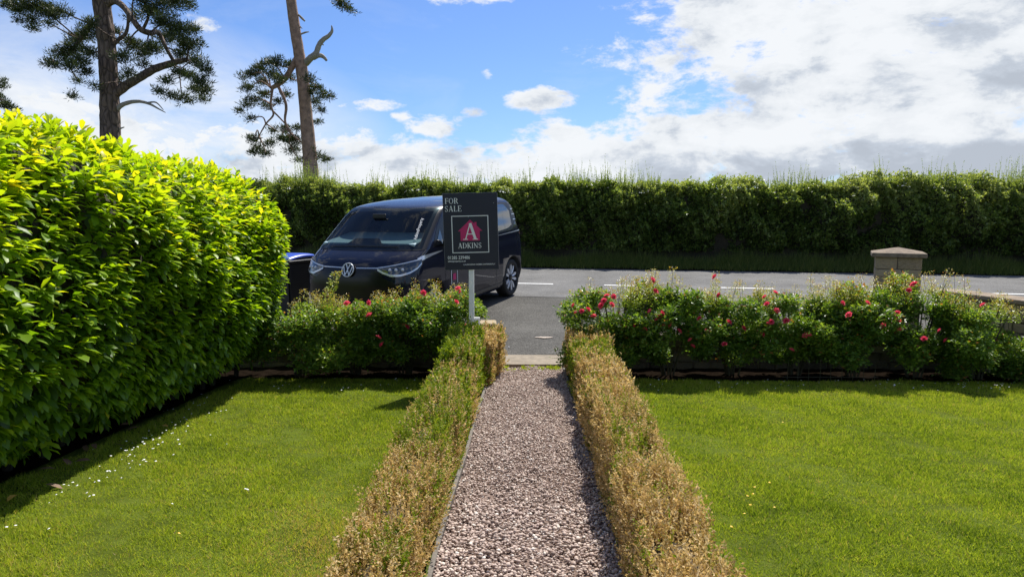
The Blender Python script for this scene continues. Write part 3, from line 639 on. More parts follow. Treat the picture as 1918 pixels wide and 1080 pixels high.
def box_hedges():
    yl = [1.75, 2.3, 2.85, 3.4, 3.95, 4.5, 5.05, 5.6, 6.2, 6.8, 7.35, 7.85]
    gl = [.06, .14, .20, .34, .50, .58, .66, .50, .90, 1.0, .12, .0]
    gr = [.0, .02, .04, .03, .04, .05, .10, .08, .35, .62, .22, .0]
    for side, G in ((-1, gl), (1, gr)):
        for i, (y, g) in enumerate(zip(yl, G)):
            h = .46 + random.uniform(-.03, .03); w = .40
            if side < 0: h = [.34, .34, .36, .40, .41, .44, .40, .42, .56, .60, .50, .50][i]
            else: h = [.46, .46, .48, .46, .48, .46, .44, .46, .46, .48, .50, .48][i]
            tt_ = (y - 1.75) / 6.1
            x = side * ((.560 + .055 * tt_) if side < 0 else (.550 + .150 * tt_)); w = (.24 + .12 * tt_) if side < 0 else (.25 + .15 * tt_)
            if side < 0 and i == 11: x = -.44
            if side < 0 and i == 10: x = -.50
            if y < 3.6: h -= .05
            col = 'fully brown' if g < .07 else 'mostly brown' if g < .2 else 'half brown half green' if g < .5 else 'yellow-green' if g < .8 else 'bright green'
            dens = 2000 if y < 4.7 else 1900
            box_shrub(x + random.uniform(-.015, .015), y, w, .66, h, g, dens, f'{col} box shrub, {ORD[i]} in the row {"left" if side < 0 else "right"} of the path',
                      'box shrubs left of the path' if side < 0 else 'box shrubs right of the path')
box_hedges()

# ------------------------------------------------------------------ rose bushes
def bloom_mesh(i):
    P = []; D = []; U = []; L = []; V = []
    for k in range(26):
        ring = k / 26; a = k * 2.4; tilt = .15 + 1.25 * ring
        d = np.array([math.cos(a) * math.sin(tilt), math.sin(a) * math.sin(tilt), math.cos(tilt)]); P.append(d * .004); D.append(d); U.append(np.array([-math.cos(a), -math.sin(a), .8]))
        L.append(.022 + .014 * ring); V.append(random.uniform(0, 1) * .5 + .5 * ring)
    me = leaves('bloom', np.array(P), np.array(D), np.array(U), np.array(L), np.array(L) * .95, np.array(V), T_DIAMOND, True); me.materials.append(M_petal); return me
BL = [bloom_mesh(i) for i in range(4)]
def rose_bush(x0, x1, y, h, label, group, nleaf=8500, wild=1.0, blooms=(), seed=0, low=.36):
    cx = (x0 + x1) / 2; g = float(zg(cx, y)); root = empty('rose_bush', (cx, y, g)); tag(root, label, 'rose bush', group)
    r = random.Random(seed); hw = (x1 - x0) / 2
    # canes
    bm = bmesh.new(); tips = []
    for k in range(9):
        a = r.uniform(-.8, .8); b = r.uniform(-.5, .5); hh = h * r.uniform(.55, 1.0)
        pts = [(a * .08, b * .08, -.03), (a * hw * .45, b * .2, hh * .45), (a * hw * .85, b * .32, hh * .85), (a * hw * 1.0, b * .42, hh)]
        p, rr = smooth_path(pts, [.012, .010, .007, .003], 3); tube(bm, p, rr, 5); tips.append(pts[-1])
    bm_obj('canes', bm, M_cane, root)
    # foliage blobs round the cane tips
    P = []; 
    nb = 104; per = nleaf // nb; lob = []
    for k in range(nb):
        bx = r.uniform(-1, 1) * hw * 1.06; by = r.uniform(-.48, .30); bz = h * r.uniform(low + .02, .80 + .14 * math.sin(k * 1.7) ** 2) - .04 * abs(bx / hw); lob.append((bx, by, bz, r.uniform(.09, .19)))
    col = []
    for bx, by, bz, br in lob:
        d = rnd_dir(per); rr = br * rng.uniform(.55, 1.05, per) ** .6; q = np.array([bx, by, bz]) + d * rr[:, None] * np.array([1.1, .95, .85]); P.append(q); col.append(np.full(per, r.uniform(-.12, .12)))
    P = np.concatenate(P); col = np.concatenate(col); n = len(P)
    # leaf sprays: 5 leaflets share a small stalk
    k5 = n // 5; stalk = P[:k5]; sd_ = unit(rnd_dir(k5) + np.array([0, -.15, .35])); tt = np.linspace(.1, 1, 5)
    LP = (stalk[:, None] + sd_[:, None] * (tt * .065)[None, :, None]).reshape(-1, 3); m = len(LP)
    side = unit(np.cross(sd_, np.array([0, 0, 1.]))); sg = np.array([1, -1, 1, -1, 0.])
    LD = unit((sd_[:, None] * .6 + side[:, None] * sg[None, :, None]).reshape(-1, 3) + rng.normal(0, .2, (m, 3)))
    ok = LP[:, 2] > h * (low - .06); 
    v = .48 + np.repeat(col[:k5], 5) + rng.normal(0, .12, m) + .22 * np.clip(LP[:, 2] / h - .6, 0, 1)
    LU = np.array([0, 0, 1.]) + rng.normal(0, .45, (m, 3)); Ln = rng.uniform(.028, .047, m)
    # upright flowering shoots above the crown
    ns = int(19 * wild + 6); SP = []; SD = []; SV = []; SL_ = []
    bm = bmesh.new()
    for k in range(ns):
        sx = r.uniform(-1, 1) * hw; sy = r.uniform(-.25, .25); z0 = h * .72; z1 = h * r.uniform(.88, 1.12); lx = r.uniform(-.1, .1)
        tube(bm, [(sx, sy, z0 - .1), (sx + lx * .5, sy, (z0 + z1) / 2), (sx + lx, sy, z1)], [.003, .002, .001], 4)
        kk = 105; t = rng.uniform(0, 1, kk) ** .8; rad = .09 * (1 - t * .55) * rng.uniform(.3, 1, kk); a = rng.uniform(0, 6.28, kk)
        SP.append(np.stack([sx + lx * t + rad * np.cos(a), sy + rad * np.sin(a), z0 + (z1 - z0) * t], 1)); SD.append(np.stack([np.cos(a), np.sin(a), np.full(kk, .5)], 1)); SV.append(.66 + .30 * t + rng.normal(0, .06, kk)); SL_.append(rng.uniform(.018, .032, kk) * (1.1 - .45 * t))
    tag(bm_obj('shoot_stems', bm, M_cane, root), kind='stuff')
    LP2 = np.concatenate([LP[ok]] + SP); LD2 = np.concatenate([LD[ok]] + SD); m2 = len(LP2)
    LU2 = np.concatenate([LU[ok], np.array([0, 0, 1.]) + rng.normal(0, .4, (m2 - ok.sum(), 3))]); v2 = np.clip(np.concatenate([v[ok]] + SV), 0, .93); L2 = np.concatenate([Ln[ok]] + SL_)
    red = rng.uniform(0, 1, m2) < .02 + .10 * (LP2[:, 2] > h * .92); v2[red] = 1.0
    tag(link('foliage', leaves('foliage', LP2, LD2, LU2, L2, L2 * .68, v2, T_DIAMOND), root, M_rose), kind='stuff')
    for bx, bz, s in blooms:
        o = link('bloom', r.choice(BL), root); o.location = bx; o.rotation_euler = (r.uniform(.5, 1.3), r.uniform(-.5, .5), r.uniform(0, 6)); o.scale = (s, s, s)
    return root
def roses():
    right_b = [(1075, 572), (1080, 585), (1090, 583), (1101, 580), (1112, 593), (1127, 573), (1132, 564), (1137, 555), (1145, 571), (1149, 556), (1218, 583), (1221, 525), (1227, 546), (1190, 612), (1208, 617), (1236, 592), (1239, 587), (1243, 612), (1257, 610), (1271, 621), (1233, 598),
               (1294, 637), (1297, 649), (1311, 597), (1324, 620), (1340, 519), (1347, 553), (1364, 604), (1357, 645), (1392, 615), (1427, 663), (1427, 624), (1437, 570), (1444, 603), (1441, 607), (1454, 582), (1451, 549), (1473, 602), (1482, 656), (1508, 630), (1514, 628), (1433, 557),
               (1577, 568), (1591, 590), (1623, 568), (1681, 586), (1680, 598), (1683, 603), (1687, 619), (1731, 635), (1772, 638), (1702, 544), (1716, 532), (1712, 533), (1842, 572), (1761, 619), (1655, 610)]
    left_b = [(689, 567), (693, 591), (708, 632), (716, 646), (762, 612), (792, 549), (854, 566), (858, 541), (863, 547), (840, 644), (873, 611), (891, 577), (888, 569), (926, 625), (650, 569)]
    rows = [(.60, 1.48, 7.95, 1.04), (1.22, 2.15, 7.92, 1.12), (2.02, 2.85, 7.95, 1.02), (2.75, 3.55, 7.92, 1.06), (3.4, 4.2, 7.9, 1.08), (4.05, 4.9, 7.85, 1.12), (4.70, 5.48, 7.72, .92)]
    left = [(-3.0, -2.2, 7.75, .90), (-2.38, -1.6, 7.85, .86), (-1.75, -1.05, 7.9, .92), (-1.28, -.62, 8.0, .99)]
    lab_r = ['bushy red-flowered rose at the right side of the step, overhanging the path', 'second rose bush right of the path, thick with red blooms', 'third rose bush from the path on the right, in front of the road marking',
             'middle rose bush of the right row', 'rose bush just left of the stone pier with few blooms', 'rose bush directly in front of the stone pier', 'spreading rose bush at the far right end beside the wall corner']
    lab_l = ['rose bush hard against the far end of the laurel hedge', 'rose bush below the van badge with a tall leafy shoot', 'rose bush below the van headlight with two pink blooms', 'rose bush beside the white sign post']
    def blooms_for(x0, x1, y, pts, used):
        out = []
        for i, (px, py) in enumerate(pts):
            if i in used: continue
            p = at(px, py, y - (.50 if py > 560 else .30))
            if x0 - .12 <= p.x <= x1 + .05:
                used.add(i); yy = p.y; g = float(zg((x0 + x1) / 2, y)); out.append(((p.x - (x0 + x1) / 2, yy - y, p.z - g), 0, random.uniform(.95, 1.35)))
        return out
    used = set()
    for i, (x0, x1, y, h) in enumerate(rows):
        rose_bush(x0 - .06, x1 + .06, y, h, lab_r[i], 'red rose bushes right of the path', 20000, 1.2, blooms_for(x0, x1, y, right_b, used), 10 + i, low=.22 if i < 6 else .12)
    used = set()
    for i, (x0, x1, y, h) in enumerate(left):
        rose_bush(x0, x1, y, h, lab_l[i], 'red rose bushes left of the path', 15000, .9, blooms_for(x0, x1, y, left_b, used), 40 + i, low=.20 if i < 2 else .30)
roses()
def tall_shoot():
    # the taller leafy stem in front of the badge is part of the second left bush
    root = bpy.data.objects['rose_bush.008']
    n = 420; t = rng.uniform(0, 1, n); b = at(600, 590, 7.85); tp = at(632, 508, 7.85); base = np.array(b) * (1 - t[:, None]) + np.array(tp) * t[:, None]
    a = rng.uniform(0, 6.28, n); rad = .10 * (1 - .55 * t) * rng.uniform(.2, 1, n); P = base + np.stack([rad * np.cos(a), rad * np.sin(a), rad * 0], 1) - np.array(root.location)
    D = np.stack([np.cos(a), np.sin(a), np.full(n, .4)], 1); L = rng.uniform(.02, .034, n)
    tag(link('tall_shoot', leaves('tall_shoot', P, D, np.array([0, 0, 1.]) + rng.normal(0, .4, (n, 3)), L, L * .68, np.clip(.6 + .3 * t + rng.normal(0, .08, n), 0, .93), T_DIAMOND), root, M_rose), kind='stuff')
tall_shoot()

# ------------------------------------------------------------------ stone walls, pier
def stone_mesh(seed):
    r = random.Random(seed); bm = bmesh.new(); bmesh.ops.create_cube(bm, size=1); bmesh.ops.bevel(bm, geom=bm.edges[:], offset=.07, segments=1, affect='EDGES')
    for v in bm.verts: v.co *= r.uniform(.93, 1.03)
    me = bpy.data.meshes.new('stone'); bm.normal_update(); bm.to_mesh(me); bm.free(); return me
def stones(root, mats, length, h, course=(.07, .12), ln=(.16, .34), depth=.26, cap=None, z0=0.0, seedv=1):
    """courses of separate stones along local x, thickness in local y"""
    r = random.Random(seedv); var = [stone_mesh(i + seedv * 10) for i in range(5)]
    for m in var: m.materials.append(mats)
    core = box('mortar', (length / 2, 0, (h + z0) / 2 - .01), (length - .04, depth - .05, h - z0 - .02), M_mortar, root)
    z = z0
    while z < h - .02:
        ch = min(r.uniform(*course), h - z)
        if h - z - ch < .04: ch = h - z
        x = 0
        while x < length - .01:
            l = min(r.uniform(*ln), length - x)
            if length - x - l < .08: l = length - x
            o = link('stone', r.choice(var), root); o.location = (x + l / 2, r.uniform(-.008, .008), z + ch / 2); o.scale = (l - .008, depth + r.uniform(-.01, .02), ch - .007); o.rotation_euler = (0, r.uniform(-.012, .012), r.uniform(-.02, .02))
            x += l
        z += ch
def walls():
    ang = 0
    r1 = empty('stone_wall', (-3.9, 8.52, -.50)); tag(r1, 'low rubble stone wall behind the left rose bushes', 'wall'); stones(r1, M_stone, 3.52, .50, seedv=1)
    c = box('coping_slab', (3.40, 0, .545), (.28, .32, .075), M_ashlar, r1, Matrix.Rotation(.06, 3, 'Z'), .012)
    r2 = empty('stone_wall', (.66, 8.52, -.50)); tag(r2, 'low rubble stone wall behind the right rose bushes', 'wall'); stones(r2, M_stone, 4.5, .46, seedv=2)
    # wall running from pier towards the lawn, then turning right
    a = Vector((5.42, 9.05)); b = Vector((5.88, 7.62)); d = b - a
    zt = .40
    r3 = empty('stone_wall', (a.x, a.y, -.47), math.atan2(d.y, d.x)); tag(r3, 'coped limestone wall running from the pier down to the lawn corner', 'wall'); stones(r3, M_ashlar, d.length, zt + .47, (.10, .17), (.22, .42), .24, seedv=3)
    for k in range(3):
        L = (d.length + .12) / 3; box('coping_slab', (L * (k + .5) - .0, 0, zt + .47 + .03), (L - .006, .36, .055), M_cope, r3, None, .008)
    r4 = empty('stone_wall', (5.78, 7.44, -.47), -.1); tag(r4, 'coped limestone wall section heading right out of the picture', 'wall'); stones(r4, M_ashlar, 2.8, zt + .47 - .01, (.10, .17), (.22, .42), .24, seedv=4)
    for k in range(4):
        L = 2.95 / 4; box('coping_slab', (L * (k + .5) - .1, 0, zt + .47 + .02), (L - .006, .36, .055), M_cope, r4, None, .008)
    # gate pier
    pt = at(1689, 482, 9.2); g = -.45
    r5 = empty('stone_pier', (pt.x, 9.45, g), R(-25)); tag(r5, 'square limestone gate pier with shallow pyramid cap', 'pier')
    r5.location.x += .08; r5.scale = (.87, .87, 1); H = pt.z - g; var = [stone_mesh(90 + i) for i in range(4)]
    for m in var: m.materials.append(M_ashlar)
    box('mortar', (0, 0, H / 2), (.58, .58, H - .01), M_mortar, r5)
    z = 0; hs = [.16, .12, .16, .10, .17, .11, .14, .09]; i = 0; hs.append(.15); tot = sum(hs); k = H / tot
    for c_i, hc in enumerate(hs):
        hc *= k
        for f in range(4):
            rot = Matrix.Rotation(f * math.pi / 2, 3, 'Z'); x = -.31; sp = random.choice([(.22, .40), (.36, .26), (.20, .22, .20)]) if c_i % 2 else random.choice([(.30, .32), (.18, .24, .20)])
            tt = sum(sp)
            for l in sp:
                l = l / tt * .62; c = rot @ Vector((x + l / 2 - (.0), -.275, z + hc / 2)); o = link('stone', random.choice(var), r5); o.location = c; o.rotation_euler = (0, 0, f * math.pi / 2); o.scale = (l - .006 - (.0), .07 + random.uniform(0, .006), hc - .006); x += l
        z += hc
    bm = bmesh.new(); s = .37
    lo = [bm.verts.new((x * s, y * s, H + .0)) for x, y in ((-1, -1), (1, -1), (1, 1), (-1, 1))]; mi = [bm.verts.new((v.co.x, v.co.y, H + .055)) for v in lo]; ap = bm.verts.new((0, 0, H + .125))
    for k in range(4): bm.faces.new((lo[k], lo[(k + 1) % 4], mi[(k + 1) % 4], mi[k])); bm.faces.new((mi[k], mi[(k + 1) % 4], ap))
    bm.faces.new(lo[::-1]); bmesh.ops.bevel(bm, geom=[e for e in bm.edges], offset=.006, segments=1, affect='EDGES'); bm_obj('cap', bm, M_cope, r5)
    # low wire edging
    root = empty('wire_edging', (3.4, 7.5, zg(0, 7.5))); tag(root, 'thin rusty wire border edging at the foot of the right roses', 'edging')
    for k in range(9):
        bm = bmesh.new(); x = k * .12 - .5; tube(bm, [(x, 0, -.03), (x + random.uniform(-.01, .01), 0, .27 + random.uniform(-.03, .03))], .003, 5); bm_obj('wire', bm, M_cane, root)
    bm = bmesh.new(); tube(bm, [(-.55, 0, .05), (.5, 0, .055)], .003, 5); bm_obj('rail', bm, M_cane, root)
walls()

# ------------------------------------------------------------------ pines
def pine(name_label, base, trunk, limbs, dead, blobs, Yc, trunk_mat, extra=None, seed=0, dens=1.0, sub=1.0):
    """trunk: list of (px,py,half width px); limbs: lists of (px,py,r px, dY)"""
    r = random.Random(seed)
    k = Yc / F
    b = at(trunk[0][0], 400, Yc); g = .1
    root = empty('pine_tree', (b.x, Yc, g)); tag(root, name_label, 'pine tree'); inv = Matrix.Translation(-root.location)
    def fix(o): o.parent = root; o.matrix_parent_inverse = inv; return o
    pts = [at(px, py, Yc) for px, py, w in trunk]; rad = [w * k for _, _, w in trunk]
    pts[0] = Vector((pts[0].x, pts[0].y, g - .2))
    p, rr = smooth_path(pts, rad, 6); bm = bmesh.new(); tube(bm, p, rr, 22, rough=.045); fix(bm_obj('trunk', bm, trunk_mat, root, True))
    for L, m in [(l, trunk_mat if trunk_mat is M_bark else M_bark2) for l in limbs] + [(l, M_dead) for l in dead]:
        pp = [at(q[0], q[1], Yc + (q[3] if len(q) > 3 else 0)) for q in L]; p, rr = smooth_path(pp, [q[2] * k for q in L], 5); bm = bmesh.new(); tube(bm, p, rr, 9, rough=.06)
        fix(bm_obj('limb', bm, m, root, True))
    # foliage: needle tufts on twigs inside each clump
    LP = []; LD = []; LV = []; bm = bmesh.new()
    hub = [at(q[0], q[1], Yc + (q[3] if len(q) > 3 else 0)) for L in limbs for q in L[1:]]
    for (px, py, rp, *dy) in blobs:
        dY = dy[0] if dy else r.uniform(-1.6, 1.6)
        c = np.array(at(px, py, Yc + dY)); br = rp * k * 1.05
        n_cl = max(6, int(dens * (rp / 10) ** 2 * (6.6 if py > -30 else 3.5)))
        h = min(hub, key=lambda q: (q - Vector(c)).length) if hub else Vector(c)
        mid = (Vector(c) + h) / 2 + Vector((r.uniform(-.2, .2), r.uniform(-.2, .2), r.uniform(-.1, .3)))
        p, rr = smooth_path([h, mid, c], [.03, .024, .015], 4); tube(bm, p, rr, 5) if (h - Vector(c)).length < 1.25 else None
        for q in range(n_cl):
            d = np.array([r.gauss(0, 1) for _ in range(3)]); d /= np.linalg.norm(d); cc = c + d * br * r.uniform(.25, 1.0) * np.array([1, 1, .72])
            if q % 3 == 0: tube(bm, [c, (c + cc) / 2 + np.array([0, 0, .05]), cc], [.016, .01, .006], 3, cap=False)
            m = int(36 * sub); tr = r.uniform(.12, .24)
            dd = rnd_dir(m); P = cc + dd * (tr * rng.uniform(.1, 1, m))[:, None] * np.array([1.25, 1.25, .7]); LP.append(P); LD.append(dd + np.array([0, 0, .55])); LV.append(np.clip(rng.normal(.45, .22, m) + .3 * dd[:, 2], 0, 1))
    fix(tag(bm_obj('twigs', bm, trunk_mat, root, True), kind='stuff'))
    P = np.concatenate(LP); D = np.concatenate(LD); v = np.concatenate(LV); n = len(P)
    fix(tag(link('crown', leaves('crown', P, D, rnd_dir(n), rng.uniform(.07, .14, n), rng.uniform(.022, .036, n), v, T_BLADE), root, M_needle), kind='stuff'))
def pines():
    pine('thick dark-barked pine rising behind the laurel hedge', None,
         [(206, 400, 19), (207, 250, 17), (205, 190, 16.5), (202, 110, 15.5), (196, 50, 15), (190, 0, 15), (184, -90, 14), (180, -200, 12), (176, -330, 7)],
         [[(216, 175, 9), (240, 158, 8), (262, 145, 7.5), (288, 130, 7), (320, 119, 6), (350, 112, 4)], [(197, 10, 7), (215, 2, 6, -.3), (232, 14, 5.5, -.6), (248, 36, 5, -.8), (262, 54, 5, -.8), (280, 62, 5, -.6), (297, 62, 4), (310, 88, 3.5), (326, 116, 3)],
          [(206, 90, 4), (222, 75, 3.5), (236, 62, 3), (240, 40, 2.5), (238, 22, 2)], [(190, 60, 6), (170, 45, 5, .5), (150, 75, 4, .8), (120, 112, 2.5, .8)], [(265, 60, 3), (278, 30, 2.5), (268, 0, 2)],
          [(186, -60, 8), (150, -70, 6, -1), (100, -40, 4, -1.5), (70, 0, 3, -1.6)], [(184, -80, 8), (240, -110, 6), (320, -70, 4), (350, -20, 3)], [(180, -200, 6), (120, -250, 4), (80, -240, 2)], [(180, -210, 6), (240, -270, 4), (290, -260, 2)]],
         [[(218, 205, 5), (232, 195, 4), (256, 190, 3.2), (278, 194, 2.4), (297, 204, 1.4), (310, 211, .6)], [(275, 193, 1.8), (292, 192, 1.4), (306, 206, .6)], [(222, 242, 2), (233, 238, .8)]],
         [(100, 117, 17), (118, 100, 20), (135, 90, 22), (150, 72, 22), (165, 58, 20), (168, 100, 18), (150, 115, 18), (160, 135, 14), (137, 178, 9), (145, 150, 6), (178, 160, 8), (172, 42, 14), (130, 122, 14),
          (215, 60, 16), (232, 105, 18), (245, 80, 20), (262, 95, 22), (238, 140, 14), (222, 150, 12), (255, 30, 16), (285, 25, 20), (300, 5, 22), (268, 120, 12), (285, 90, 20), (310, 40, 24), (305, 70, 22), (335, 60, 24), (360, 55, 17), (350, 85, 22), (365, 80, 14), (340, 105, 18), (370, 115, 18),
          (385, 130, 13), (375, 150, 18), (350, 140, 17), (330, 135, 14), (388, 170, 13), (368, 172, 16), (340, 185, 14), (355, 190, 9), (300, 170, 12), (310, 150, 12), (318, 180, 8), (382, 188, 7), (325, 5, 20), (350, 2, 14), (270, 5, 16), (358, 12, 9),
          (20, 8, 20), (40, 18, 22), (62, 12, 22), (85, 15, 22), (62, 38, 16), (100, 32, 18), (120, 22, 15), (38, 38, 10), (58, 52, 8), (95, 45, 10), (45, -20, 26), (90, -20, 28), (130, -40, 28), (20, -60, 26), (80, -80, 30),
          (300, -50, 34), (350, -40, 26), (250, -120, 40), (330, -110, 34), (110, -230, 40), (60, -240, 30), (270, -260, 40), (180, -330, 40), (210, -300, 34), (140, -290, 34)], 24.0, M_bark, seed=3, dens=1.0)
    pine('tall slim pine with reddish bark leaning left beyond the van', None,
         [(590, 400, 16), (583, 335, 14), (579, 280, 12.5), (572, 200, 11), (565, 130, 10.5), (560, 100, 10), (552, 50, 9.5), (545, 0, 9), (533, -90, 8), (528, -220, 5)],
         [[(556, 108, 5.5), (546, 128, 5.2), (533, 148, 5), (518, 160, 4.5), (507, 165, 3.5)], [(520, 160, 3), (530, 180, 2.8), (536, 200, 2.6), (534, 228, 2.2), (545, 250, 1.5)], [(511, 163, 2.4), (507, 195, 2), (512, 215, 1.8), (498, 232, 1.4), (485, 255, 1)],
          [(513, 210, 1.6), (528, 225, 1.4), (545, 245, 1)], [(560, 150, 2, .5), (575, 150, 1.6, .8), (592, 160, 1.2, .8)], [(532, -80, 5), (580, -60, 4), (620, -20, 2.5), (640, 5, 1.5)], [(530, -120, 5), (480, -140, 3), (440, -130, 2)]],
         [[(573, 118, 6.5), (583, 108, 6, -.2), (592, 100, 5.2, -.3), (598, 84, 4.6, -.3), (606, 74, 4.2, -.3), (616, 67, 3.6, -.3), (622, 58, 2.6, -.3), (621, 48, .8, -.3)], [(587, 108, 5, -.2), (598, 104, 4.2, -.3), (606, 107, 3.4, -.3), (612, 114, 2, -.3)],
          [(559, 28, 1.8), (566, 35, 2.2), (571, 40, 1.4)], [(564, 64, 1.6), (572, 61, 1.6), (579, 60, .6)], [(562, 50, 1.5), (566, 54, .6)], [(602, 80, 1.5, -.3), (606, 85, 1, -.3)]],
         [(455, 145, 9), (470, 140, 13), (485, 128, 15), (500, 118, 14), (520, 118, 14), (540, 122, 12), (512, 140, 14), (490, 150, 14), (468, 165, 13), (478, 185, 13), (460, 195, 11), (448, 208, 7), (495, 178, 13), (500, 200, 11), (525, 150, 12), (545, 145, 11), (535, 175, 10), (520, 190, 8),
          (470, 222, 8), (580, 145, 11), (592, 165, 13), (605, 178, 12), (618, 180, 7), (590, 190, 12), (598, 205, 9), (578, 175, 10), (595, 228, 6), (475, 262, 12), (485, 280, 12), (470, 285, 8), (498, 288, 10), (505, 268, 11), (515, 245, 11), (535, 240, 12), (545, 258, 14), (560, 240, 12), (530, 262, 11), (548, 280, 13), (560, 300, 9), (555, 265, 13),
          (588, 285, 9), (600, 295, 9), (612, 298, 4), (645, 12, 11), (655, 20, 8), (635, 4, 10), (620, -20, 22), (590, -50, 26), (450, -140, 26), (480, -150, 30), (530, -220, 36), (560, -180, 30), (500, -200, 30)], 26.0, M_bark2, seed=5, dens=1.25)
    pine('pine whose needle tips just enter the picture at the far left', None, [(-110, 400, 15), (-112, 200, 13), (-116, 0, 11), (-120, -150, 7)],
         [[(-112, 190, 5), (-60, 175, 4), (-10, 180, 2.5)], [(-114, 60, 5), (-150, 20, 4), (-190, 20, 2)]], [], [(0, 155, 9), (-4, 160, 10), (8, 195, 12), (20, 200, 9), (-5, 185, 16), (28, 205, 5), (-30, 175, 22), (-60, 165, 26), (-90, 120, 36), (-180, 30, 40), (-120, -60, 50), (-80, -120, 40), (-170, -110, 40)], 25.0, M_bark, seed=8)
pines()

# ------------------------------------------------------------------ lettering
def seg(x0, y0, x1, y1, w):
    dx, dy = x1 - x0, y1 - y0; l = math.hypot(dx, dy); nx, ny = -dy / l * w / 2, dx / l * w / 2
    return [(x0 + nx, y0 + ny), (x0 - nx, y0 - ny), (x1 - nx, y1 - ny), (x1 + nx, y1 + ny)]
def arcs(cx, cy, rx, ry, a0, a1, wt, wn, n=18):
    q = []
    for i in range(n):
        t0 = a0 + (a1 - a0) * i / n; t1 = a0 + (a1 - a0) * (i + 1) / n
        def rr(t): w = wn + (wt - wn) * abs(math.cos(t)); return w
        f = lambda t, s: (cx + (rx + s * rr(t) / 2) * math.cos(t), cy + (ry + s * wn / 2) * math.sin(t))
        q.append([f(t0, -1), f(t0, 1), f(t1, 1), f(t1, -1)])
    return q
T_, t_ = .15, .055
pi = math.pi
GL = {
 'F': (.66, [seg(.18, 0, .18, 1, T_), seg(.04, .975, .62, .975, t_), seg(.18, .5, .5, .5, t_), seg(.04, .02, .34, .02, .045), seg(.61, 1, .63, .76, t_), seg(.5, .6, .5, .4, t_)]),
 'E': (.70, [seg(.18, 0, .18, 1, T_), seg(.04, .975, .62, .975, t_), seg(.18, .5, .5, .5, t_), seg(.04, .025, .64, .025, t_), seg(.61, 1, .63, .78, t_), seg(.5, .6, .5, .4, t_), seg(.64, 0, .67, .24, t_)]),
 'L': (.66, [seg(.18, 0, .18, 1, T_), seg(.04, .98, .34, .98, .045), seg(.04, .025, .6, .025, t_), seg(.6, 0, .63, .26, t_)]),
 'I': (.36, [seg(.18, 0, .18, 1, T_), seg(.03, .98, .33, .98, .045), seg(.03, .02, .33, .02, .045)]),
 'O': (.84, arcs(.42, .5, .33, .475, 0, 2 * pi, T_, t_, 28)),
 'D': (.84, [seg(.18, 0, .18, 1, T_), seg(.04, .975, .4, .975, t_), seg(.04, .025, .4, .025, t_)] + arcs(.38, .5, .34, .475, -pi / 2, pi / 2, T_, t_)),
 'R': (.80, [seg(.18, 0, .18, 1, T_), seg(.04, .975, .4, .975, t_), seg(.18, .49, .42, .49, t_), seg(.04, .02, .34, .02, .045), seg(.42, .48, .70, .02, .13), seg(.60, .02, .80, .02, .045)] + arcs(.38, .73, .21, .245, -pi / 2, pi / 2, T_, t_)),
 'A': (.82, [seg(.41, 1.0, .14, .02, .06), seg(.41, 1.0, .68, .02, .15), seg(.22, .34, .60, .34, t_), seg(.0, .02, .27, .02, .045), seg(.53, .02, .82, .02, .045)]),
 'K': (.80, [seg(.18, 0, .18, 1, T_), seg(.04, .98, .34, .98, .045), seg(.04, .02, .34, .02, .045), seg(.22, .42, .64, .97, .06), seg(.34, .56, .68, .03, .14), seg(.5, .98, .76, .98, .045), seg(.56, .02, .80, .02, .045)]),
 'N': (.86, [seg(.16, 0, .16, 1, .06), seg(.14, .98, .70, .03, .14), seg(.70, 0, .70, 1, .06), seg(.02, .98, .22, .98, .045), seg(.03, .02, .29, .02, .045), seg(.57, .98, .83, .98, .045)]),
 'S': (.62, arcs(.31, .735, .19, .24, pi * .15, pi * 1.5, .11, t_) + arcs(.31, .265, .20, .24, -pi * .85, pi * .5, .12, t_) + [seg(.22, .56, .40, .44, .13), seg(.49, .98, .50, .74, t_), seg(.11, .02, .10, .27, t_)]),
}
M_white = plain('white_print', (.78, .78, .76), .5)
def serif(name, text, x, y, h, mat, parent, gap=.06, boldx=1.0, z=0.0, wfac=1.0):
    bm = bmesh.new(); cx = x; k = 0
    for ch in text:
        if ch == ' ': cx += .35 * h; continue
        adv, quads = GL[ch]
        for q in quads:
            vs = [bm.verts.new((cx + p[0] * h * wfac, p[1] * h + y, z + k * .00002)) for p in q]; bm.faces.new(vs); k += 1
        cx += (adv * wfac + gap) * h
    for f in bm.faces:
        f.normal_update()
        if f.normal.z < 0: f.normal_flip()
    return bm_obj(name, bm, mat, parent), cx
def text(name, s, x, y, size, mat, parent, align='LEFT', bold=.0, sx=1.0, depth=0.0006, off=0.0):
    cu = bpy.data.curves.new(name, 'FONT'); cu.body = s; cu.size = size; cu.align_x = align; cu.offset = bold; cu.extrude = depth
    o = bpy.data.objects.new(name, cu); C.objects.link(o); dg = bpy.context.evaluated_depsgraph_get(); me = bpy.data.meshes.new_from_object(o.evaluated_get(dg)); bpy.data.objects.remove(o); bpy.data.curves.remove(cu)
    me.transform(Matrix.Translation((x, y, depth)) @ Matrix.Diagonal((sx, 1, 1, 1))); me.materials.clear()
    return link(name, me, parent, mat)

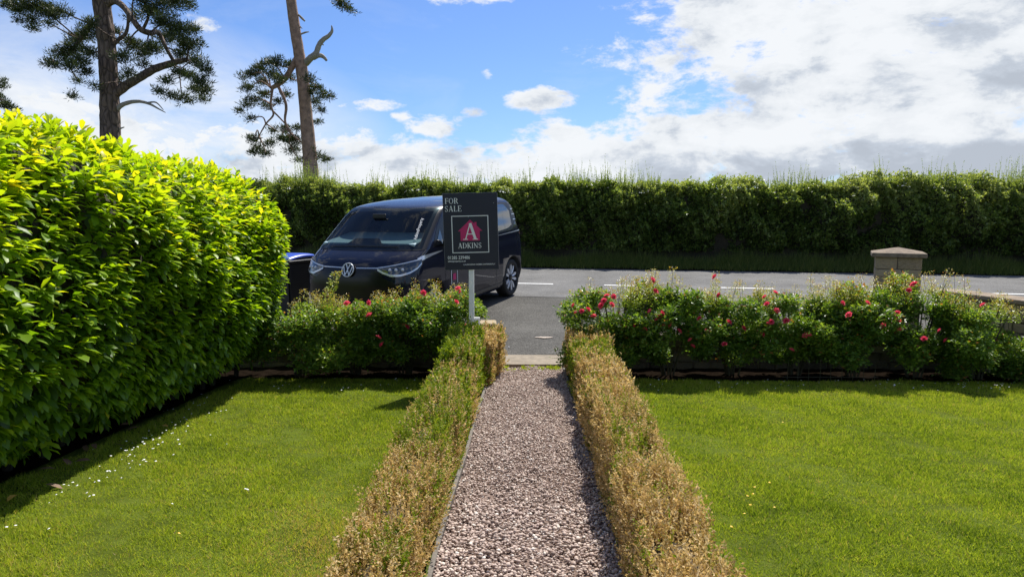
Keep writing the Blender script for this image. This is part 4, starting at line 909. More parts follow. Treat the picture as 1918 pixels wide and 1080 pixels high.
def sign():
    Y = 7.42
    c = at(882, 433.5, Y); base = at(884, 640, Y)
    g = float(zg(0, Y)) + .0
    root = empty('for_sale_sign', (base.x, Y, g)); tag(root, 'dark navy estate agent FOR SALE board on a white post', 'sign')
    Mw = plain('post_paint', (.80, .80, .76), .5, var=.1, vscale=12); Mn = plain('board_print', (.014, .016, .032), .45, spec=.4); Mp = plain('magenta_print', (.52, .012, .12), .5); Medge = plain('board_edge', (.35, .35, .37), .6)
    k = Y / F * 1.0
    W, H = .589, .828
    pl = Matrix.Translation((c.x - base.x, 0, c.z - g))
    # post behind the board
    box('post', (-.004, .035, (c.z - g + .38) / 2), (.056, .045, c.z - g + .38), Mw, root, None, .003)
    tz = at(884, 596, Y).z - g
    box('stake', (.030, .078, tz / 2 - .1), (.105, .038, tz + .2), Mw, root, None, .003)
    brd = box('board', (0, 0, 0), (W, .006, H), Medge, root, None, .0); brd.matrix_local = pl @ Matrix.Rotation(R(-1.4), 4, 'Y') @ Matrix.Rotation(R(1.0), 4, 'X')
    f = empty('board_front', (0, 0, 0)); bpy.data.objects.remove(f)
    # printed face lies on the board: child plane with lettering as sub-parts. local frame: x right, y up, z towards the camera
    fm = Matrix.Translation((0, -.0045, 0)) @ Matrix.Rotation(R(90), 4, 'X')
    def sub(o): o.parent = brd; o.matrix_local = fm; return o
    bm = bmesh.new(); add_box(bm, (0, 0, 0), (W - .004, H - .004, .002), None, 0); fo = bm_obj('printed_face', bm, Mn, brd); fo.matrix_local = fm
    s = W / 102.0                       # metres per photo pixel on the board
    def X(px): return (px - 882) * s
    def Yy(py): return (431 - py) * s
    Zf = .0016
    sub(serif('lettering', 'FOR', X(835), Yy(378.8), 10.4 * s, M_white, brd, z=Zf)[0])
    sub(serif('lettering', 'SALE', X(834.5), Yy(393.2), 10.6 * s, M_white, brd, z=Zf)[0])
    # square outline
    bm = bmesh.new(); x0, x1, y0, y1 = X(847), X(914.5), Yy(470), Yy(402); w = 1.5 * s
    for cx, cy, sx, sy in (((x0 + x1) / 2, y0, x1 - x0 + w, w), ((x0 + x1) / 2, y1, x1 - x0 + w, w), (x0, (y0 + y1) / 2, w, y1 - y0 - w), (x1, (y0 + y1) / 2, w, y1 - y0 - w)): add_box(bm, (cx, cy, Zf), (sx, sy, .0008))
    sub(bm_obj('frame_line', bm, M_white, brd))
    # pink house
    bm = bmesh.new(); hp = [(862.5, 448), (862.5, 430), (858, 430), (881, 409), (889, 416.5), (889, 413.5), (893, 413.5), (893, 420), (903.5, 430), (898.5, 430), (898.5, 448)]
    vs = [bm.verts.new((X(a), Yy(b), Zf)) for a, b in hp]; bm.faces.new(vs[::-1] if False else vs); bmesh.ops.triangulate(bm, faces=bm.faces[:])
    for fc in bm.faces:
        fc.normal_update()
        if fc.normal.z < 0: fc.normal_flip()
    sub(bm_obj('house_logo', bm, Mp, brd))
    sub(serif('letter', 'A', X(867), Yy(446), 30.5 * s, M_white, brd, z=Zf + .001, wfac=1.12)[0])
    sub(serif('lettering', 'ADKINS', X(857), Yy(462), 9.9 * s, M_white, brd, gap=.035, z=Zf, wfac=1.0)[0])
    sub(text('lettering', '01285 239486', X(837), Yy(482), 8.4 * s, M_white, brd, bold=.0006, sx=.86, off=0)); 
    sub(text('lettering', 'adkinsproperty.co.uk', X(837), Yy(487.3), 4.6 * s, M_white, brd, bold=.0003, sx=.86))
    sub(text('lettering', 'LAUNCHING HOMES DIFFERENTLY', X(926), Yy(493.8), 3.4 * s, M_white, brd, 'RIGHT', bold=.0003, sx=1.12))
    for o in brd.children:
        if o.name.startswith('lettering') and len(o.data.polygons) > 0 and o.data.vertices[0].co.z < .0015: o.matrix_local = fm @ Matrix.Translation((0, 0, .0010))
    for px, py in ((832, 379), (926, 379), (878, 404)):
        bm = bmesh.new(); bmesh.ops.create_circle(bm, cap_ends=True, segments=8, radius=.004, matrix=Matrix.Translation((X(px), Yy(py), .003))); sub(bm_obj('screw', bm, Medge, brd))
sign()

# ------------------------------------------------------------------ wheelie bin
def bin_():
    c = at(541, 480, 11.4); x = c.x; y = 11.4; g = float(zr(x, y)); root = empty('wheelie_bin', (x, y, g), R(-20)); tag(root, 'black wheelie bin with a blue lid beside the van', 'bin')
    Mb = plain('bin_plastic', (.016, .016, .018), .5); Ml = plain('blue_lid', (.012, .06, .42), .35)
    bm = bmesh.new(); lo = [(-.2, -.24), (.2, -.24), (.2, .22), (-.2, .22)]; hi = [(-.27, -.34), (.27, -.34), (.27, .30), (-.27, .30)]
    a = [bm.verts.new((*p, .05)) for p in lo]; b = [bm.verts.new((*p, .93)) for p in hi]
    for k in range(4): bm.faces.new((a[k], a[(k + 1) % 4], b[(k + 1) % 4], b[k]))
    bm.faces.new(a[::-1]); bm.faces.new(b); bmesh.ops.bevel(bm, geom=bm.edges[:], offset=.03, segments=2, affect='EDGES'); bm_obj('body', bm, Mb, root)
    box('rim', (0, -.02, .94), (.60, .70, .045), Mb, root, None, .012)
    bm = bmesh.new(); n = 9
    rows = []
    for i in range(n):
        t = i / (n - 1); yy = -.37 + .72 * t; zt = .985 + .075 * math.sin(t * pi * .62 + .3)
        rows.append([bm.verts.new((xx, yy, zt - .035 * (abs(xx) / .29) ** 4)) for xx in np.linspace(-.29, .29, 9)])
    for r0, r1 in zip(rows, rows[1:]):
        for k in range(8): bm.faces.new((r0[k], r0[k + 1], r1[k + 1], r1[k]))
    r = bmesh.ops.extrude_face_region(bm, geom=bm.faces[:]); bmesh.ops.translate(bm, vec=(0, 0, -.03), verts=[v for v in r['geom'] if isinstance(v, bmesh.types.BMVert)]); bmesh.ops.recalc_face_normals(bm, faces=bm.faces)
    bm_obj('lid', bm, Ml, root, True)
    bm = bmesh.new(); tube(bm, [(-.24, .37, .97), (.24, .37, .97)], .014, 8); bm_obj('handle', bm, Mb, root)
    for s in (-1, 1):
        bm = bmesh.new(); bmesh.ops.create_cone(bm, cap_ends=True, segments=18, radius1=.10, radius2=.10, depth=.05, matrix=Matrix.Translation((s * .25, .24, .10)) @ Matrix.Rotation(pi / 2, 4, 'Y')); bm_obj('wheel', bm, Mb, root)
bin_()

# ------------------------------------------------------------------ the van
def van():
    Zt = np.arange(.2, 1.96, .005)
    def prof(pairs, sm=9):
        a = np.interp(Zt, [p[0] for p in pairs], [p[1] for p in pairs]); k = np.hanning(sm + 2)[1:-1]; k /= k.sum(); pad = np.pad(a, sm // 2, mode='edge'); return np.convolve(pad, k, 'valid')
    XF = prof([(.2, .30), (.28, .20), (.4, .14), (.55, .11), (.75, .10), (.9, .12), (1.0, .155), (1.08, .21), (1.15, .30), (1.2, .39), (1.24, .46), (1.3, .54), (1.5, .79), (1.7, 1.05), (1.79, 1.18), (1.84, 1.31), (1.88, 1.56), (1.91, 1.80), (1.93, 2.1), (1.945, 2.6)], 11)
    XR = prof([(.2, 4.38), (.3, 4.46), (.5, 4.50), (.9, 4.50), (1.1, 4.47), (1.5, 4.33), (1.75, 4.22), (1.84, 4.13), (1.89, 3.98), (1.92, 3.75), (1.945, 3.3)], 11)
    WD = prof([(.2, .90), (.3, .955), (.45, .985), (.7, .99), (1.0, .985), (1.12, .972), (1.22, .972), (1.3, .96), (1.5, .92), (1.7, .885), (1.78, .86), (1.83, .82), (1.87, .75), (1.90, .62), (1.925, .42), (1.945, .10)], 7)
    RF = prof([(.2, .42), (1.0, .46), (1.25, .38), (1.8, .36), (1.9, .5), (1.945, .3)], 11); RR = prof([(.2, .25), (1.7, .22), (1.85, .25), (1.945, .2)], 11)
    def P(z): z = float(z); return [float(np.interp(z, Zt, q)) for q in (XF, XR, WD, RF, RR)]
    n_, m_ = 3.2, 2.1
    def surf(sgn, s, z):
        """s: 0 at nose centre, pi/2 where the side begins, then metres along the side"""
        xf, xr, w, rf, rr = P(z)
        if s <= pi / 2:
            y = w * math.sin(s) ** (2 / n_); t = max(math.cos(s), 0) ** (2 / m_); return Vector((xf + rf * (1 - t), sgn * y, z))
        x = xf + rf + (s - pi / 2); xe = xr - rr
        if x <= xe: return Vector((x, sgn * w, z))
        t = min((x - xe) / rr, 1.0); return Vector((x if t < 1 else xr, sgn * w * (1 - t ** 3) ** (1 / 3), z))
    def s_y(y, z): w = P(z)[2]; return math.asin(min(max(y / w, 0), 1) ** (n_ / 2))
    def s_x(x, z):
        xf, xr, w, rf, rr = P(z)
        if x >= xf + rf: return pi / 2 + x - xf - rf
        t = min(max((xf + rf - x) / rf, 0), 1); return math.acos(min(t ** (m_ / 2), 1))
    def nrm(sgn, s, z):
        e = .012; a = surf(sgn, s + e, z) - surf(sgn, max(s - e, 0.0), z); b = surf(sgn, s, min(z + .01, 1.94)) - surf(sgn, s, z - .01)
        if sgn < 0: n = b.cross(a)
        else: n = a.cross(b)
        n = n.normalized(); p = surf(sgn, s, z) - Vector((2.3, 0, 1.0))
        return n if n.dot(p) > 0 else -n
    Mpaint = plain('navy_paint', (.006, .008, .022), .45, metal=.0, coat=.8, spec=.05, coatr=.02)
    Mblack = plain('gloss_black', (.004, .004, .005), .3, coat=.1, spec=.35)
    Mtrim = plain('black_trim', (.012, .012, .013), .55)
    Mchrome = plain('light_strip', (.62, .64, .66), .22, metal=.55)
    Mtyre = plain('tyre_rubber', (.012, .012, .012), .75, bump=.3)
    Malloy = plain('alloy', (.66, .67, .69), .35, metal=.4)
    Mcab = plain('cabin_plastic', (.03, .032, .036), .8)
    Mseat = plain('seat_cloth', (.05, .055, .06), .9)
    Mdash = plain('dash_top', (.42, .55, .56), .6)
    g, nt, N, L, b = mat_new('windscreen_glass')
    b.inputs['Base Color'].default_value = (.01, .014, .02, 1); b.inputs['Roughness'].default_value = .03; b.inputs['Coat Weight'].default_value = .5
    tr = N.new('ShaderNodeBsdfTransparent'); tr.inputs[0].default_value = (.62, .72, .74, 1); mx = N.new('ShaderNodeMixShader'); mx.inputs[0].default_value = .62
    L.new(b.outputs[0], mx.inputs[1]); L.new(tr.outputs[0], mx.inputs[2]); L.new(mx.outputs[0], N['Material Output'].inputs[0]); Mglass = g
    Mpriv = plain('privacy_glass', (.012, .014, .018), .04, coat=1.0)
    Mlens = plain('lamp_glass', (.045, .055, .065), .08, metal=.3, coat=1.0)
    # placement
    a = R(22.5); fx = 3.86
    wheel = at(957, 553, 13.1)
    dx = Vector((math.sin(a), math.cos(a), 0)); dy = Vector((-math.cos(a), math.sin(a), 0))
    pitch = math.atan(.062 * math.cos(a))
    o3 = Vector((wheel.x, wheel.y, 0)) - dx * fx - dy * (-.93)
    # sit on the drive: height at both axles
    mid = o3 + dx * 2.36; z1 = float(zr(*(o3 + dx * .87).xy)); z2 = float(zr(*(o3 + dx * 3.86).xy)); pitch = math.atan((z2 - z1) / 2.99)
    base = Vector((o3.x, o3.y, z1 - math.tan(pitch) * .87))
    root = empty('parked_van', base); root.rotation_euler = (0, 0, 0)
    root.rotation_mode = 'QUATERNION'; root.rotation_quaternion = (Matrix.Rotation(pi / 2 - a, 3, 'Z') @ Matrix.Rotation(-pitch, 3, 'Y')).to_quaternion()
    tag(root, 'midnight blue electric van parked on the drive facing the garden', 'van')
    # body shell
    zs = np.concatenate([np.arange(.21, 1.75, .035), np.arange(1.75, 1.9, .015), [1.90, 1.908, 1.916, 1.924, 1.932, 1.938, 1.944]])
    bm = bmesh.new(); rings = []
    for z in zs:
        xf, xr, w, rf, rr = P(z); ring = []
        us = [surf(1, th, z) for th in np.linspace(0.0, pi / 2, 22)]
        xe = xr - rr; x0 = xf + rf; us += [Vector((x0 + (xe - x0) * t, w, z)) for t in np.linspace(0, 1, 14)[1:-1]]
        us += [Vector((xe + rr * math.sin(t), w * max(math.cos(t), 0) ** .6, z)) for t in np.linspace(0, pi / 2, 12)]
        full = us + [Vector((p.x, -p.y, p.z)) for p in us[1:-1][::-1]]
        rings.append([bm.verts.new(p) for p in full])
    for r0, r1 in zip(rings, rings[1:]):
        n = len(r0)
        for k in range(n): bm.faces.new((r0[k], r0[(k + 1) % n], r1[(k + 1) % n], r1[k]))
    bm.faces.new(rings[0]); bm.faces.new(rings[-1]); bmesh.ops.recalc_face_normals(bm, faces=bm.faces)
    body = bm_obj('body', bm, Mpaint, None)
    cut = []
    def cutter(bmc): bmesh.ops.recalc_face_normals(bmc, faces=bmc.faces); o = bm_obj('cutter', bmc, None); cut.append(o); md = body.modifiers.new('b', 'BOOLEAN'); md.operation = 'DIFFERENCE'; md.solver = 'EXACT'; md.object = o
    for wx in (.87, 3.86):
        for s in (-1, 1):
            c = bmesh.new(); bmesh.ops.create_cone(c, cap_ends=True, segments=40, radius1=.405, radius2=.405, depth=.5, matrix=Matrix.Translation((wx, s * .95, .37)) @ Matrix.Rotation(pi / 2, 4, 'X')); cutter(c)
    def prism(pts, ax, lo, hi):
        c = bmesh.new()
        f = (lambda p, t: (t, p[0], p[1])) if ax == 'x' else (lambda p, t: (p[0], t, p[1]))
        A = [c.verts.new(f(p, lo)) for p in pts]; B = [c.verts.new(f(p, hi)) for p in pts]; n = len(pts)
        for k in range(n): c.faces.new((A[k], A[(k + 1) % n], B[(k + 1) % n], B[k]))
        c.faces.new(A[::-1]); c.faces.new(B); cutter(c)
    prism([(-.875, 1.285), (.875, 1.285), (.79, 1.77), (-.79, 1.77)], 'x', -.3, 2.75)
    prism([(1.32, 1.27), (2.05, 1.27), (2.05, 1.72), (1.55, 1.72)], 'y', -1.3, 1.3)
    dg = bpy.context.evaluated_depsgraph_get(); me = bpy.data.meshes.new_from_object(body.evaluated_get(dg)); old = body.data; body.modifiers.clear(); body.data = me
    for o in cut: bpy.data.objects.remove(o)
    me.materials.clear(); me.materials.append(Mpaint); me.materials.append(Mcab)
    sm = np.ones(len(me.polygons), bool); mi = np.zeros(len(me.polygons), np.int32)
    for i, p in enumerate(me.polygons):
        c = p.center; xf, xr, w, rf, rr = P(c.z)
        s = s_x(c.x, c.z) if c.x < xf + rf else None
        if s is not None: yy = abs(surf(1, s, c.z).y); inside = yy - abs(c.y) > .03 and c.x - (xf + rf * (1 - (1 - min(abs(c.y) / w, 1) ** n_) ** (1 / m_))) > .03
        elif c.x > xr - rr: inside = False
        else: inside = w - abs(c.y) > .02 and .22 < c.z < 1.80
        if inside: mi[i] = 1; sm[i] = False
        if c.z < .215: mi[i] = 1
    me.polygons.foreach_set('use_smooth', sm); me.polygons.foreach_set('material_index', mi); me.update()
    body.parent = root; body.name = 'body'
    def patch(name, rows, mat, off=.004, nS=14, nZ=8, parent=None, sgns=(1, -1), smooth=True, solid=.0):
        """rows: list of (z, s_lo, s_hi) or ('c', s, zlo, zhi) columns"""
        res = []
        for sg in sgns:
            bm = bmesh.new()
            if rows[0][0] == 'c':
                cs = [r[1] for r in rows]; gridv = []
                for i in range(nS):
                    s = cs[0] + (cs[-1] - cs[0]) * i / (nS - 1); lo = np.interp(s, cs, [r[2] for r in rows]); hi = np.interp(s, cs, [r[3] for r in rows])
                    gridv.append([(s, lo + (hi - lo) * j / (nZ - 1)) for j in range(nZ)])
            else:
                zz_ = [r[0] for r in rows]; gridv = []
                for i in range(nZ):
                    z = zz_[0] + (zz_[-1] - zz_[0]) * i / (nZ - 1); lo = np.interp(z, zz_, [r[1] for r in rows]); hi = np.interp(z, zz_, [r[2] for r in rows])
                    gridv.append([(lo + (hi - lo) * j / (nS - 1), z) for j in range(nS)])
            def mk(o_):
                return [[bm.verts.new((lambda s, z: (surf(sg if s >= 0 else -sg, abs(s), z) + nrm(sg if s >= 0 else -sg, abs(s), z) * o_))(s, z)) for s, z in row] for row in gridv]
            G = mk(off)
            for a_, b_ in zip(G, G[1:]):
                for k in range(len(a_) - 1):
                    f = bm.faces.new((a_[k], a_[k + 1], b_[k + 1], b_[k])); f.normal_update()
            if solid:
                r = bmesh.ops.solidify(bm, geom=bm.faces[:], thickness=solid)
            for f in bm.faces:
                f.normal_update()
            o = bm_obj(name, bm, mat, parent or root, smooth); res.append(o)
        return res
    def zr_rows(z0, z1, flo, fhi, n=10): return [(z, flo(z), fhi(z)) for z in np.linspace(z0, z1, n)]
    # windscreen: full width strip of glass with dark border
    yw = lambda z: np.interp(z, [1.24, 1.285, 1.77, 1.80], [.925, .915, .83, .82])
    patch('windscreen', [(z, -s_y(yw(z), z), s_y(yw(z), z)) for z in np.linspace(1.235, 1.80, 12)], Mglass, .008, 44, 16, sgns=(1,))
    fr = patch('windscreen_border', [(z, s_y(np.interp(z, [1.24, 1.8], [.875, .785]), z), s_y(yw(z) + .035, z)) for z in np.linspace(1.235, 1.80, 12)], Mblack, .005, 8, 14)
    patch('windscreen_border', [(z, -s_y(yw(z) + .02, z), s_y(yw(z) + .02, z)) for z in np.linspace(1.76, 1.812, 5)], Mblack, .004, 40, 4, sgns=(1,))
    patch('windscreen_border', [(z, -s_y(yw(z) + .03, z), s_y(yw(z) + .03, z)) for z in np.linspace(1.222, 1.296, 5)], Mblack, .0045, 40, 5, sgns=(1,))
    # sensor block at the bottom middle and mirror housing at the top
    patch('scuttle_panel', [('c', -s_y(.34, 1.3), 1.285, 1.29), ('c', -s_y(.21, 1.3), 1.285, 1.385), ('c', s_y(.21, 1.3), 1.285, 1.385), ('c', s_y(.34, 1.3), 1.285, 1.29)], Mblack, .003, 24, 5, sgns=(1,))
    patch('mirror_housing', [('c', -s_y(.13, 1.75), 1.71, 1.79), ('c', s_y(.13, 1.75), 1.71, 1.79)], Mblack, .003, 8, 4, sgns=(1,))
    # wiper
    bm = bmesh.new(); pts = [surf(-1 if s < 0 else 1, abs(s), z) + nrm(-1 if s < 0 else 1, abs(s), z) * .022 for s, z in ((.5, 1.25), (.25, 1.262), (0, 1.27), (-.25, 1.268), (-.5, 1.262))]; tube(bm, pts, [.006] * 5, 6); bm_obj('wiper', bm, Mtrim, root)
    # cabin fittings
    box('dashboard', (.98, 0, 1.345), (.72, 1.66, .045), Mdash, root, Matrix.Rotation(-.15, 3, 'Y'), .01)
    for y in (-.42, .42):
        sb = box('seat', (1.98, y, 1.40), (.14, .48, .42), Mseat, root, Matrix.Rotation(.15, 3, 'Y'), .05, 3); box('headrest', (2.04, y, 1.665), (.10, .26, .15), Mseat, sb, None, .035, 2)
    bm = bmesh.new(); bmesh.ops.create_circle(bm, segments=28, radius=.17); r = bmesh.ops.create_circle
    bm.free(); bm = bmesh.new(); tube(bm, [(1.42 + .06 * math.sin(t), .42 + .17 * math.cos(t), 1.40 + .15 * math.sin(t)) for t in np.linspace(0, 2 * pi, 25)], .013, 6, cap=False); bm_obj('steering_wheel', bm, Mtrim, root)
    box('mirror', (.98, 0, 1.70), (.03, .24, .07), Mtrim, root, None, .01)
    box('dash_card', (.88, .36, 1.345), (.06, .10, .006), M_white, root, Matrix.Rotation(.3, 3, 'Z'))
    # side glass
    def sidewin(name, pts_lo, mat, off=.006, x0=0, x1=1): pass
    def colsx(xs, lo, hi): return [(x, l, h) for x, l, h in zip(xs, lo, hi)]
    def side_patch(name, cols, mat, off=.006, nS=14, nZ=8, sgns=(1, -1)):
        """cols: (x, zlo, zhi) straight from the side view"""
        out = []
        for sg in sgns:
            bm = bmesh.new(); cs = [c[0] for c in cols]; G = []
            for i in range(nS):
                x = cs[0] + (cs[-1] - cs[0]) * i / (nS - 1); lo = np.interp(x, cs, [c[1] for c in cols]); hi = np.interp(x, cs, [c[2] for c in cols]); col = []
                for j in range(nZ):
                    z = lo + (hi - lo) * j / (nZ - 1); s = s_x(x, z); col.append(bm.verts.new(surf(sg, s, z) + nrm(sg, s, z) * off))
                G.append(col)
            for a_, b_ in zip(G, G[1:]):
                for k in range(nZ - 1): bm.faces.new((a_[k], b_[k], b_[k + 1], a_[k + 1]))
            bmesh.ops.recalc_face_normals(bm, faces=bm.faces); out.append(bm_obj(name, bm, mat, root, True))
        return out
    side_patch('window_surround', [(.92, 1.235, 1.24), (1.15, 1.235, 1.52), (1.42, 1.235, 1.75), (1.62, 1.235, 1.80), (2.9, 1.24, 1.805), (3.9, 1.27, 1.78), (4.16, 1.45, 1.70)], Mblack, .003, 40, 10)
    o = side_patch('door_window', [(1.28, 1.255, 1.262), (1.55, 1.255, 1.745), (2.08, 1.26, 1.765)], Mglass, .007, 14, 9)
    side_patch('quarter_window', [(1.02, 1.255, 1.262), (1.235, 1.255, 1.50), (1.25, 1.255, 1.27)], Mpriv, .007, 10, 6)
    side_patch('rear_window', [(2.16, 1.265, 1.765), (3.05, 1.27, 1.77)], Mpriv, .007, 12, 8)
    side_patch('rear_window', [(3.12, 1.275, 1.77), (3.72, 1.31, 1.755), (3.92, 1.36, 1.62)], Mpriv, .007, 14, 8)
    for k in range(3):
        side_patch('air_slot', [(3.98 + .02 * k, 1.645 - .10 * k, 1.66 - .10 * k), (4.13, 1.645 - .10 * k, 1.66 - .10 * k)], Mchrome, .008, 6, 2)
    # bright belt strip: short blade behind each headlamp, long thin one to the tail
    side_patch('belt_strip', [(.52, 1.075, 1.115), (.62, 1.085, 1.145), (1.02, 1.135, 1.165), (1.2, 1.158, 1.165)], Mchrome, .006, 14, 4)
    side_patch('belt_strip', [(2.2, 1.185, 1.193), (3.0, 1.20, 1.212), (4.0, 1.215, 1.235), (4.24, 1.22, 1.245)], Mchrome, .006, 16, 3)
    side_patch('sill_highlight', [(1.32, .285, .335), (3.42, .285, .335)], plain('sill_highlight_grey', (.06, .06, .062), .4), .006, 10, 4)  # grey highlight along the sill, painted on as a strip
    for x in (1.24, 2.16, 3.12):
        side_patch('door_gap', [(x, .36, 1.24), (x + .008, .36, 1.24)], Mtrim, .002, 2, 14)
    for x in (1.98, 2.32): side_patch('door_handle', [(x, 1.06, 1.085), (x + .17, 1.065, 1.09)], Mtrim, .02, 4, 3)
    # front: upper light strip, lamps, black lower face
    ys = lambda y, z: s_y(y, z)
    for sg in (1, -1):
        patch('light_strip', [('c', ys(.125, .98), .990, 1.004), ('c', ys(.49, .99), .995, 1.009)], Mchrome, .008, 14, 3, sgns=(sg,))
        c = [(.48, .988, 1.006), (.56, .948, 1.016), (.68, .905, 1.034), (.80, .905, 1.058), (.90, .935, 1.080), (.955, .985, 1.095), (.978, 1.05, 1.11)]
        hl = patch('headlight', [('c', ys(y, 1.0), lo, hi) for y, lo, hi in c], Mlens, .010, 30, 8, sgns=(sg,))[0]
        e = .017
        patch('lamp_outline', [('c', ys(y, 1.0), lo - e * 1.3, lo + e * .3) for y, lo, hi in c], Mchrome, .013, 30, 3, sgns=(sg,), parent=hl)
        patch('lamp_outline', [('c', ys(y, 1.0), hi - e * .6, hi + e * .3) for y, lo, hi in c], Mchrome, .013, 30, 3, sgns=(sg,), parent=hl)
        for y in (.66, .74, .82):
            p = surf(sg, ys(y, 1.0), .975); nn = nrm(sg, ys(y, 1.0), .975); bm = bmesh.new(); bmesh.ops.create_uvsphere(bm, u_segments=12, v_segments=8, radius=.026, matrix=Matrix.Translation(p + nn * .0)); bm_obj('lamp_unit', bm, Malloy, hl, True)
    patch('grille', [('c', 0, .40, .98), ('c', ys(.44, .9), .40, .98), ('c', ys(.62, .9), .40, .84), ('c', ys(.72, .9), .42, .80), ('c', ys(.86, .8), .46, .58)], Mblack, .005, 26, 12)
    for k in range(4):
        z = .42 + k * .045; patch('grille_bar', [('c', 0, z, z + .012), ('c', ys(.60, z), z, z + .012)], Mtrim, .012, 12, 2)
    patch('lower_lip', [('c', 0, .27, .33), ('c', ys(.75, .3), .27, .33)], Mpaint, .02, 14, 3)
    patch('bonnet_gap', [('c', ys(.955, 1.0), 1.10, 1.108), ('c', ys(.975, 1.0), 1.10, 1.24)], Mtrim, .003, 3, 8)
    # badge: ring with V over W
    zc = .962; p0 = surf(1, 0, zc); nv = nrm(1, 0.001, zc); nv = Vector((nv.x, 0, nv.z)).normalized(); R3 = Matrix((Vector((0, -1, 0)), nv.cross(Vector((0, -1, 0))), nv)).transposed()
    bt = Matrix.Translation(p0 + nv * .03) @ R3.to_4x4(); bd = bmesh.new(); bmesh.ops.create_cone(bd, cap_ends=True, segments=40, radius1=.102, radius2=.102, depth=.03, matrix=Matrix.Translation((0, 0, -.012))); bo = bm_obj('badge', bd, Mblack, root); bo.matrix_local = bt
    Mb = plain('badge_silver', (.78, .79, .80), .3, metal=.3)
    bm = bmesh.new(); tube(bm, [(.099 * math.cos(t), .099 * math.sin(t), .006) for t in np.linspace(0, 2 * pi, 41)], .0085, 6, cap=False); bm_obj('badge_ring', bm, Mb, bo, True)
    bm = bmesh.new(); q = 0
    for A in ([(-.036, .085), (0, .008), (.036, .085)], [(-.078, .052), (-.036, -.078), (0, -.004), (.036, -.078), (.078, .052)]):
        for (x0, y0), (x1, y1) in zip(A, A[1:]):
            q += 1; L_ = math.hypot(x1 - x0, y1 - y0); add_box(bm, ((x0 + x1) / 2, (y0 + y1) / 2, .006 + q * .0003), (L_ + .010, .0135, .008), Matrix.Rotation(math.atan2(y1 - y0, x1 - x0), 3, 'Z'))
    bm_obj('emblem', bm, Mb, bo)
    # windscreen lettering, running up our right-hand edge
    def wrap_text(txt, size, y0, z0, up):
        o = text('lettering', txt, 0, 0, size, M_white, root, bold=.0004, depth=0.0); me = o.data
        for v in me.vertices:
            al, ac = v.co.x, v.co.y; z = z0 + al * up; y = y0 - (z - z0) * .26 - ac; s = s_y(max(y, .01), z); p = surf(-1, s, z) + nrm(-1, s, z) * .012; v.co = p
    wrap_text('AdkinsProperty', .058, .80, 1.36, .80)
    # door artwork: outlined house badge with line
    Mpk = bpy.data.materials['magenta_print']
    def side_line(pts, w, mat, nm, off=.0075):
        bm = bmesh.new()
        P3 = [surf(-1, s_x(x, z), z) + nrm(-1, s_x(x, z), z) * off for x, z in pts]
        for p, q in zip(P3, P3[1:]):
            t = (q - p).normalized(); u = Vector((0, -1, 0)).cross(t) * w / 2; bm.faces.new([bm.verts.new(v) for v in (p - u, q - u, q + u, p + u)])
        bmesh.ops.recalc_face_normals(bm, faces=bm.faces); bm_obj(nm, bm, mat, root)
    side_line([(1.42, .60), (1.42, .80), (1.46, .86), (2.32, .86)], .016, M_white, 'decal_line'); side_line([(1.62, .60), (1.62, .85)], .014, M_white, 'decal_line')
    side_line([(1.52, .66), (1.52, .76)], .10, Mpk, 'decal_house')
    o = text('lettering', 'ADKINS', 0, 0, .09, M_white, root, depth=0)
    for v in o.data.vertices:
        x = 2.0 + v.co.x; z = .80 + v.co.y; s = s_x(x, z); v.co = surf(-1, s, z) + nrm(-1, s, z) * .008
    # door mirrors
    for sg in (1, -1):
        bm = bmesh.new(); bmesh.ops.create_uvsphere(bm, u_segments=16, v_segments=10, radius=1, matrix=Matrix.Translation((1.22, sg * 1.10, 1.28)) @ Matrix.Diagonal((.07, .12, .09, 1)))
        mo = bm_obj('door_mirror', bm, Mblack, root, True); box('mirror_arm', (1.25, sg * .97, 1.25), (.05, .14, .03), Mblack, mo)
    # tail lamp edge
    side_patch('tail_lamp', [(4.30, 1.15, 1.20), (4.38, 1.15, 1.20)], plain('red_lens', (.25, .01, .01), .2), .006, 4, 3)
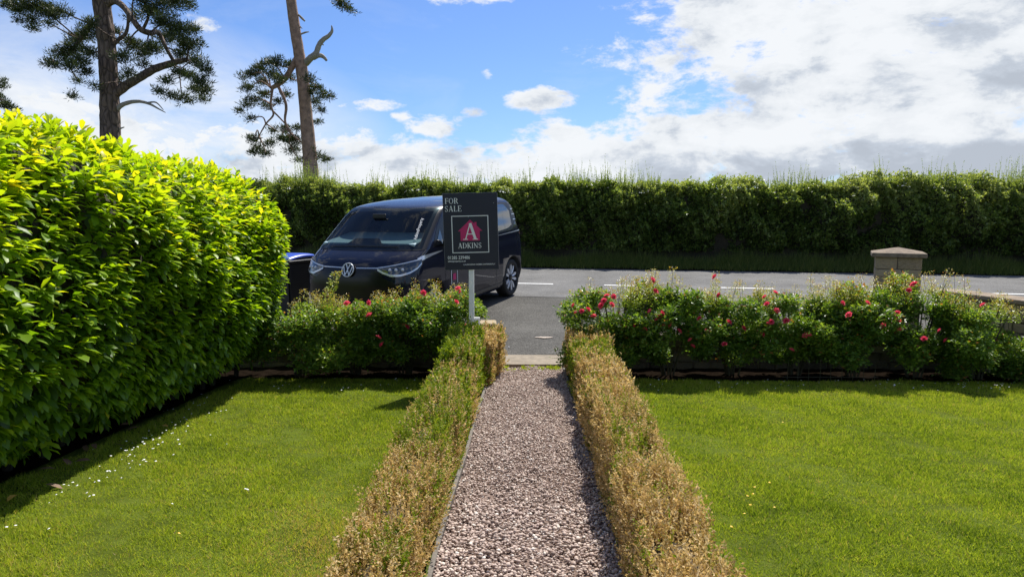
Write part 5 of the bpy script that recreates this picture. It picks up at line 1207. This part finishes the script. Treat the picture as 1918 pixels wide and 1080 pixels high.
    # wheels
    for wx in (.87, 3.86):
        for sg in (-1, 1):
            w = empty('wheel', (wx, sg * .845, .358)); w.parent = root
            M = Matrix.Rotation(-sg * pi / 2, 4, 'X') if sg > 0 else Matrix.Rotation(pi / 2, 4, 'X')
            w.rotation_euler = (pi / 2 if sg < 0 else -pi / 2, 0, 0)
            def lathe(nm, prof_, mat, n=48):
                bm = bmesh.new(); rr = [[bm.verts.new((r_ * math.cos(t), r_ * math.sin(t), z_)) for t in np.linspace(0, 2 * pi, n, endpoint=False)] for r_, z_ in prof_]
                for a_, b_ in zip(rr, rr[1:]):
                    for k in range(n): bm.faces.new((a_[k], a_[(k + 1) % n], b_[(k + 1) % n], b_[k]))
                bmesh.ops.recalc_face_normals(bm, faces=bm.faces); return bm_obj(nm, bm, mat, w, True)
            lathe('tyre', [(.25, -.11), (.33, -.115), (.355, -.09), (.358, 0), (.355, .09), (.335, .113), (.30, .12), (.262, .112), (.255, .09)], Mtyre)
            lathe('rim', [(.264, .108), (.258, .112), (.254, .10), (.25, .05), (.06, .055), (.001, .055)], Mblack)
            bm = bmesh.new()
            for k in range(5):
                for d in (-1, 1):
                    t0 = k * 2 * pi / 5 + d * .31
                    pl_ = [(.06, -.008), (.12, -.026), (.20, -.038), (.243, -.034), (.250, -.002), (.20, .018), (.12, .016), (.06, .006)]
                    if d < 0: pl_ = [(r_, -w_) for r_, w_ in pl_][::-1]
                    vs = [bm.verts.new((r_ * math.cos(t0) - w_ * math.sin(t0), r_ * math.sin(t0) + w_ * math.cos(t0), .102 - .02 * (r_ < .1))) for r_, w_ in pl_]; bm.faces.new(vs)
            r = bmesh.ops.extrude_face_region(bm, geom=bm.faces[:]); bmesh.ops.translate(bm, vec=(0, 0, -.03), verts=[v for v in r['geom'] if isinstance(v, bmesh.types.BMVert)]); bmesh.ops.recalc_face_normals(bm, faces=bm.faces)
            bm_obj('spokes', bm, Malloy, w)
            lathe('hub_cap', [(.06, .06), (.055, .098), (.04, .104), (.001, .105)], Mblack, 20)
van()

def weeds():
    n = 900; x = rng.uniform(-.42, .42, n); y = 8.30 - np.abs(rng.normal(0, .10, n)); c = vnoise(np.stack([x, y], 1), 14, 3); k = c > -.1; x = x[k]; y = y[k]; n = len(x)
    P = np.stack([x, y, zg(x, y) + .012], 1); D = np.stack([rng.normal(0, .8, n), rng.normal(0, .8, n), np.full(n, .8)], 1)
    tag(link('weeds', leaves('weeds', P, D, rnd_dir(n), rng.uniform(.02, .05, n), rng.uniform(.008, .018, n), np.clip(rng.normal(.6, .12, n), 0, 1), T_DIAMOND), None, M_grass), 'low green weeds in the gravel against the concrete step', 'weeds', kind='stuff')
weeds()
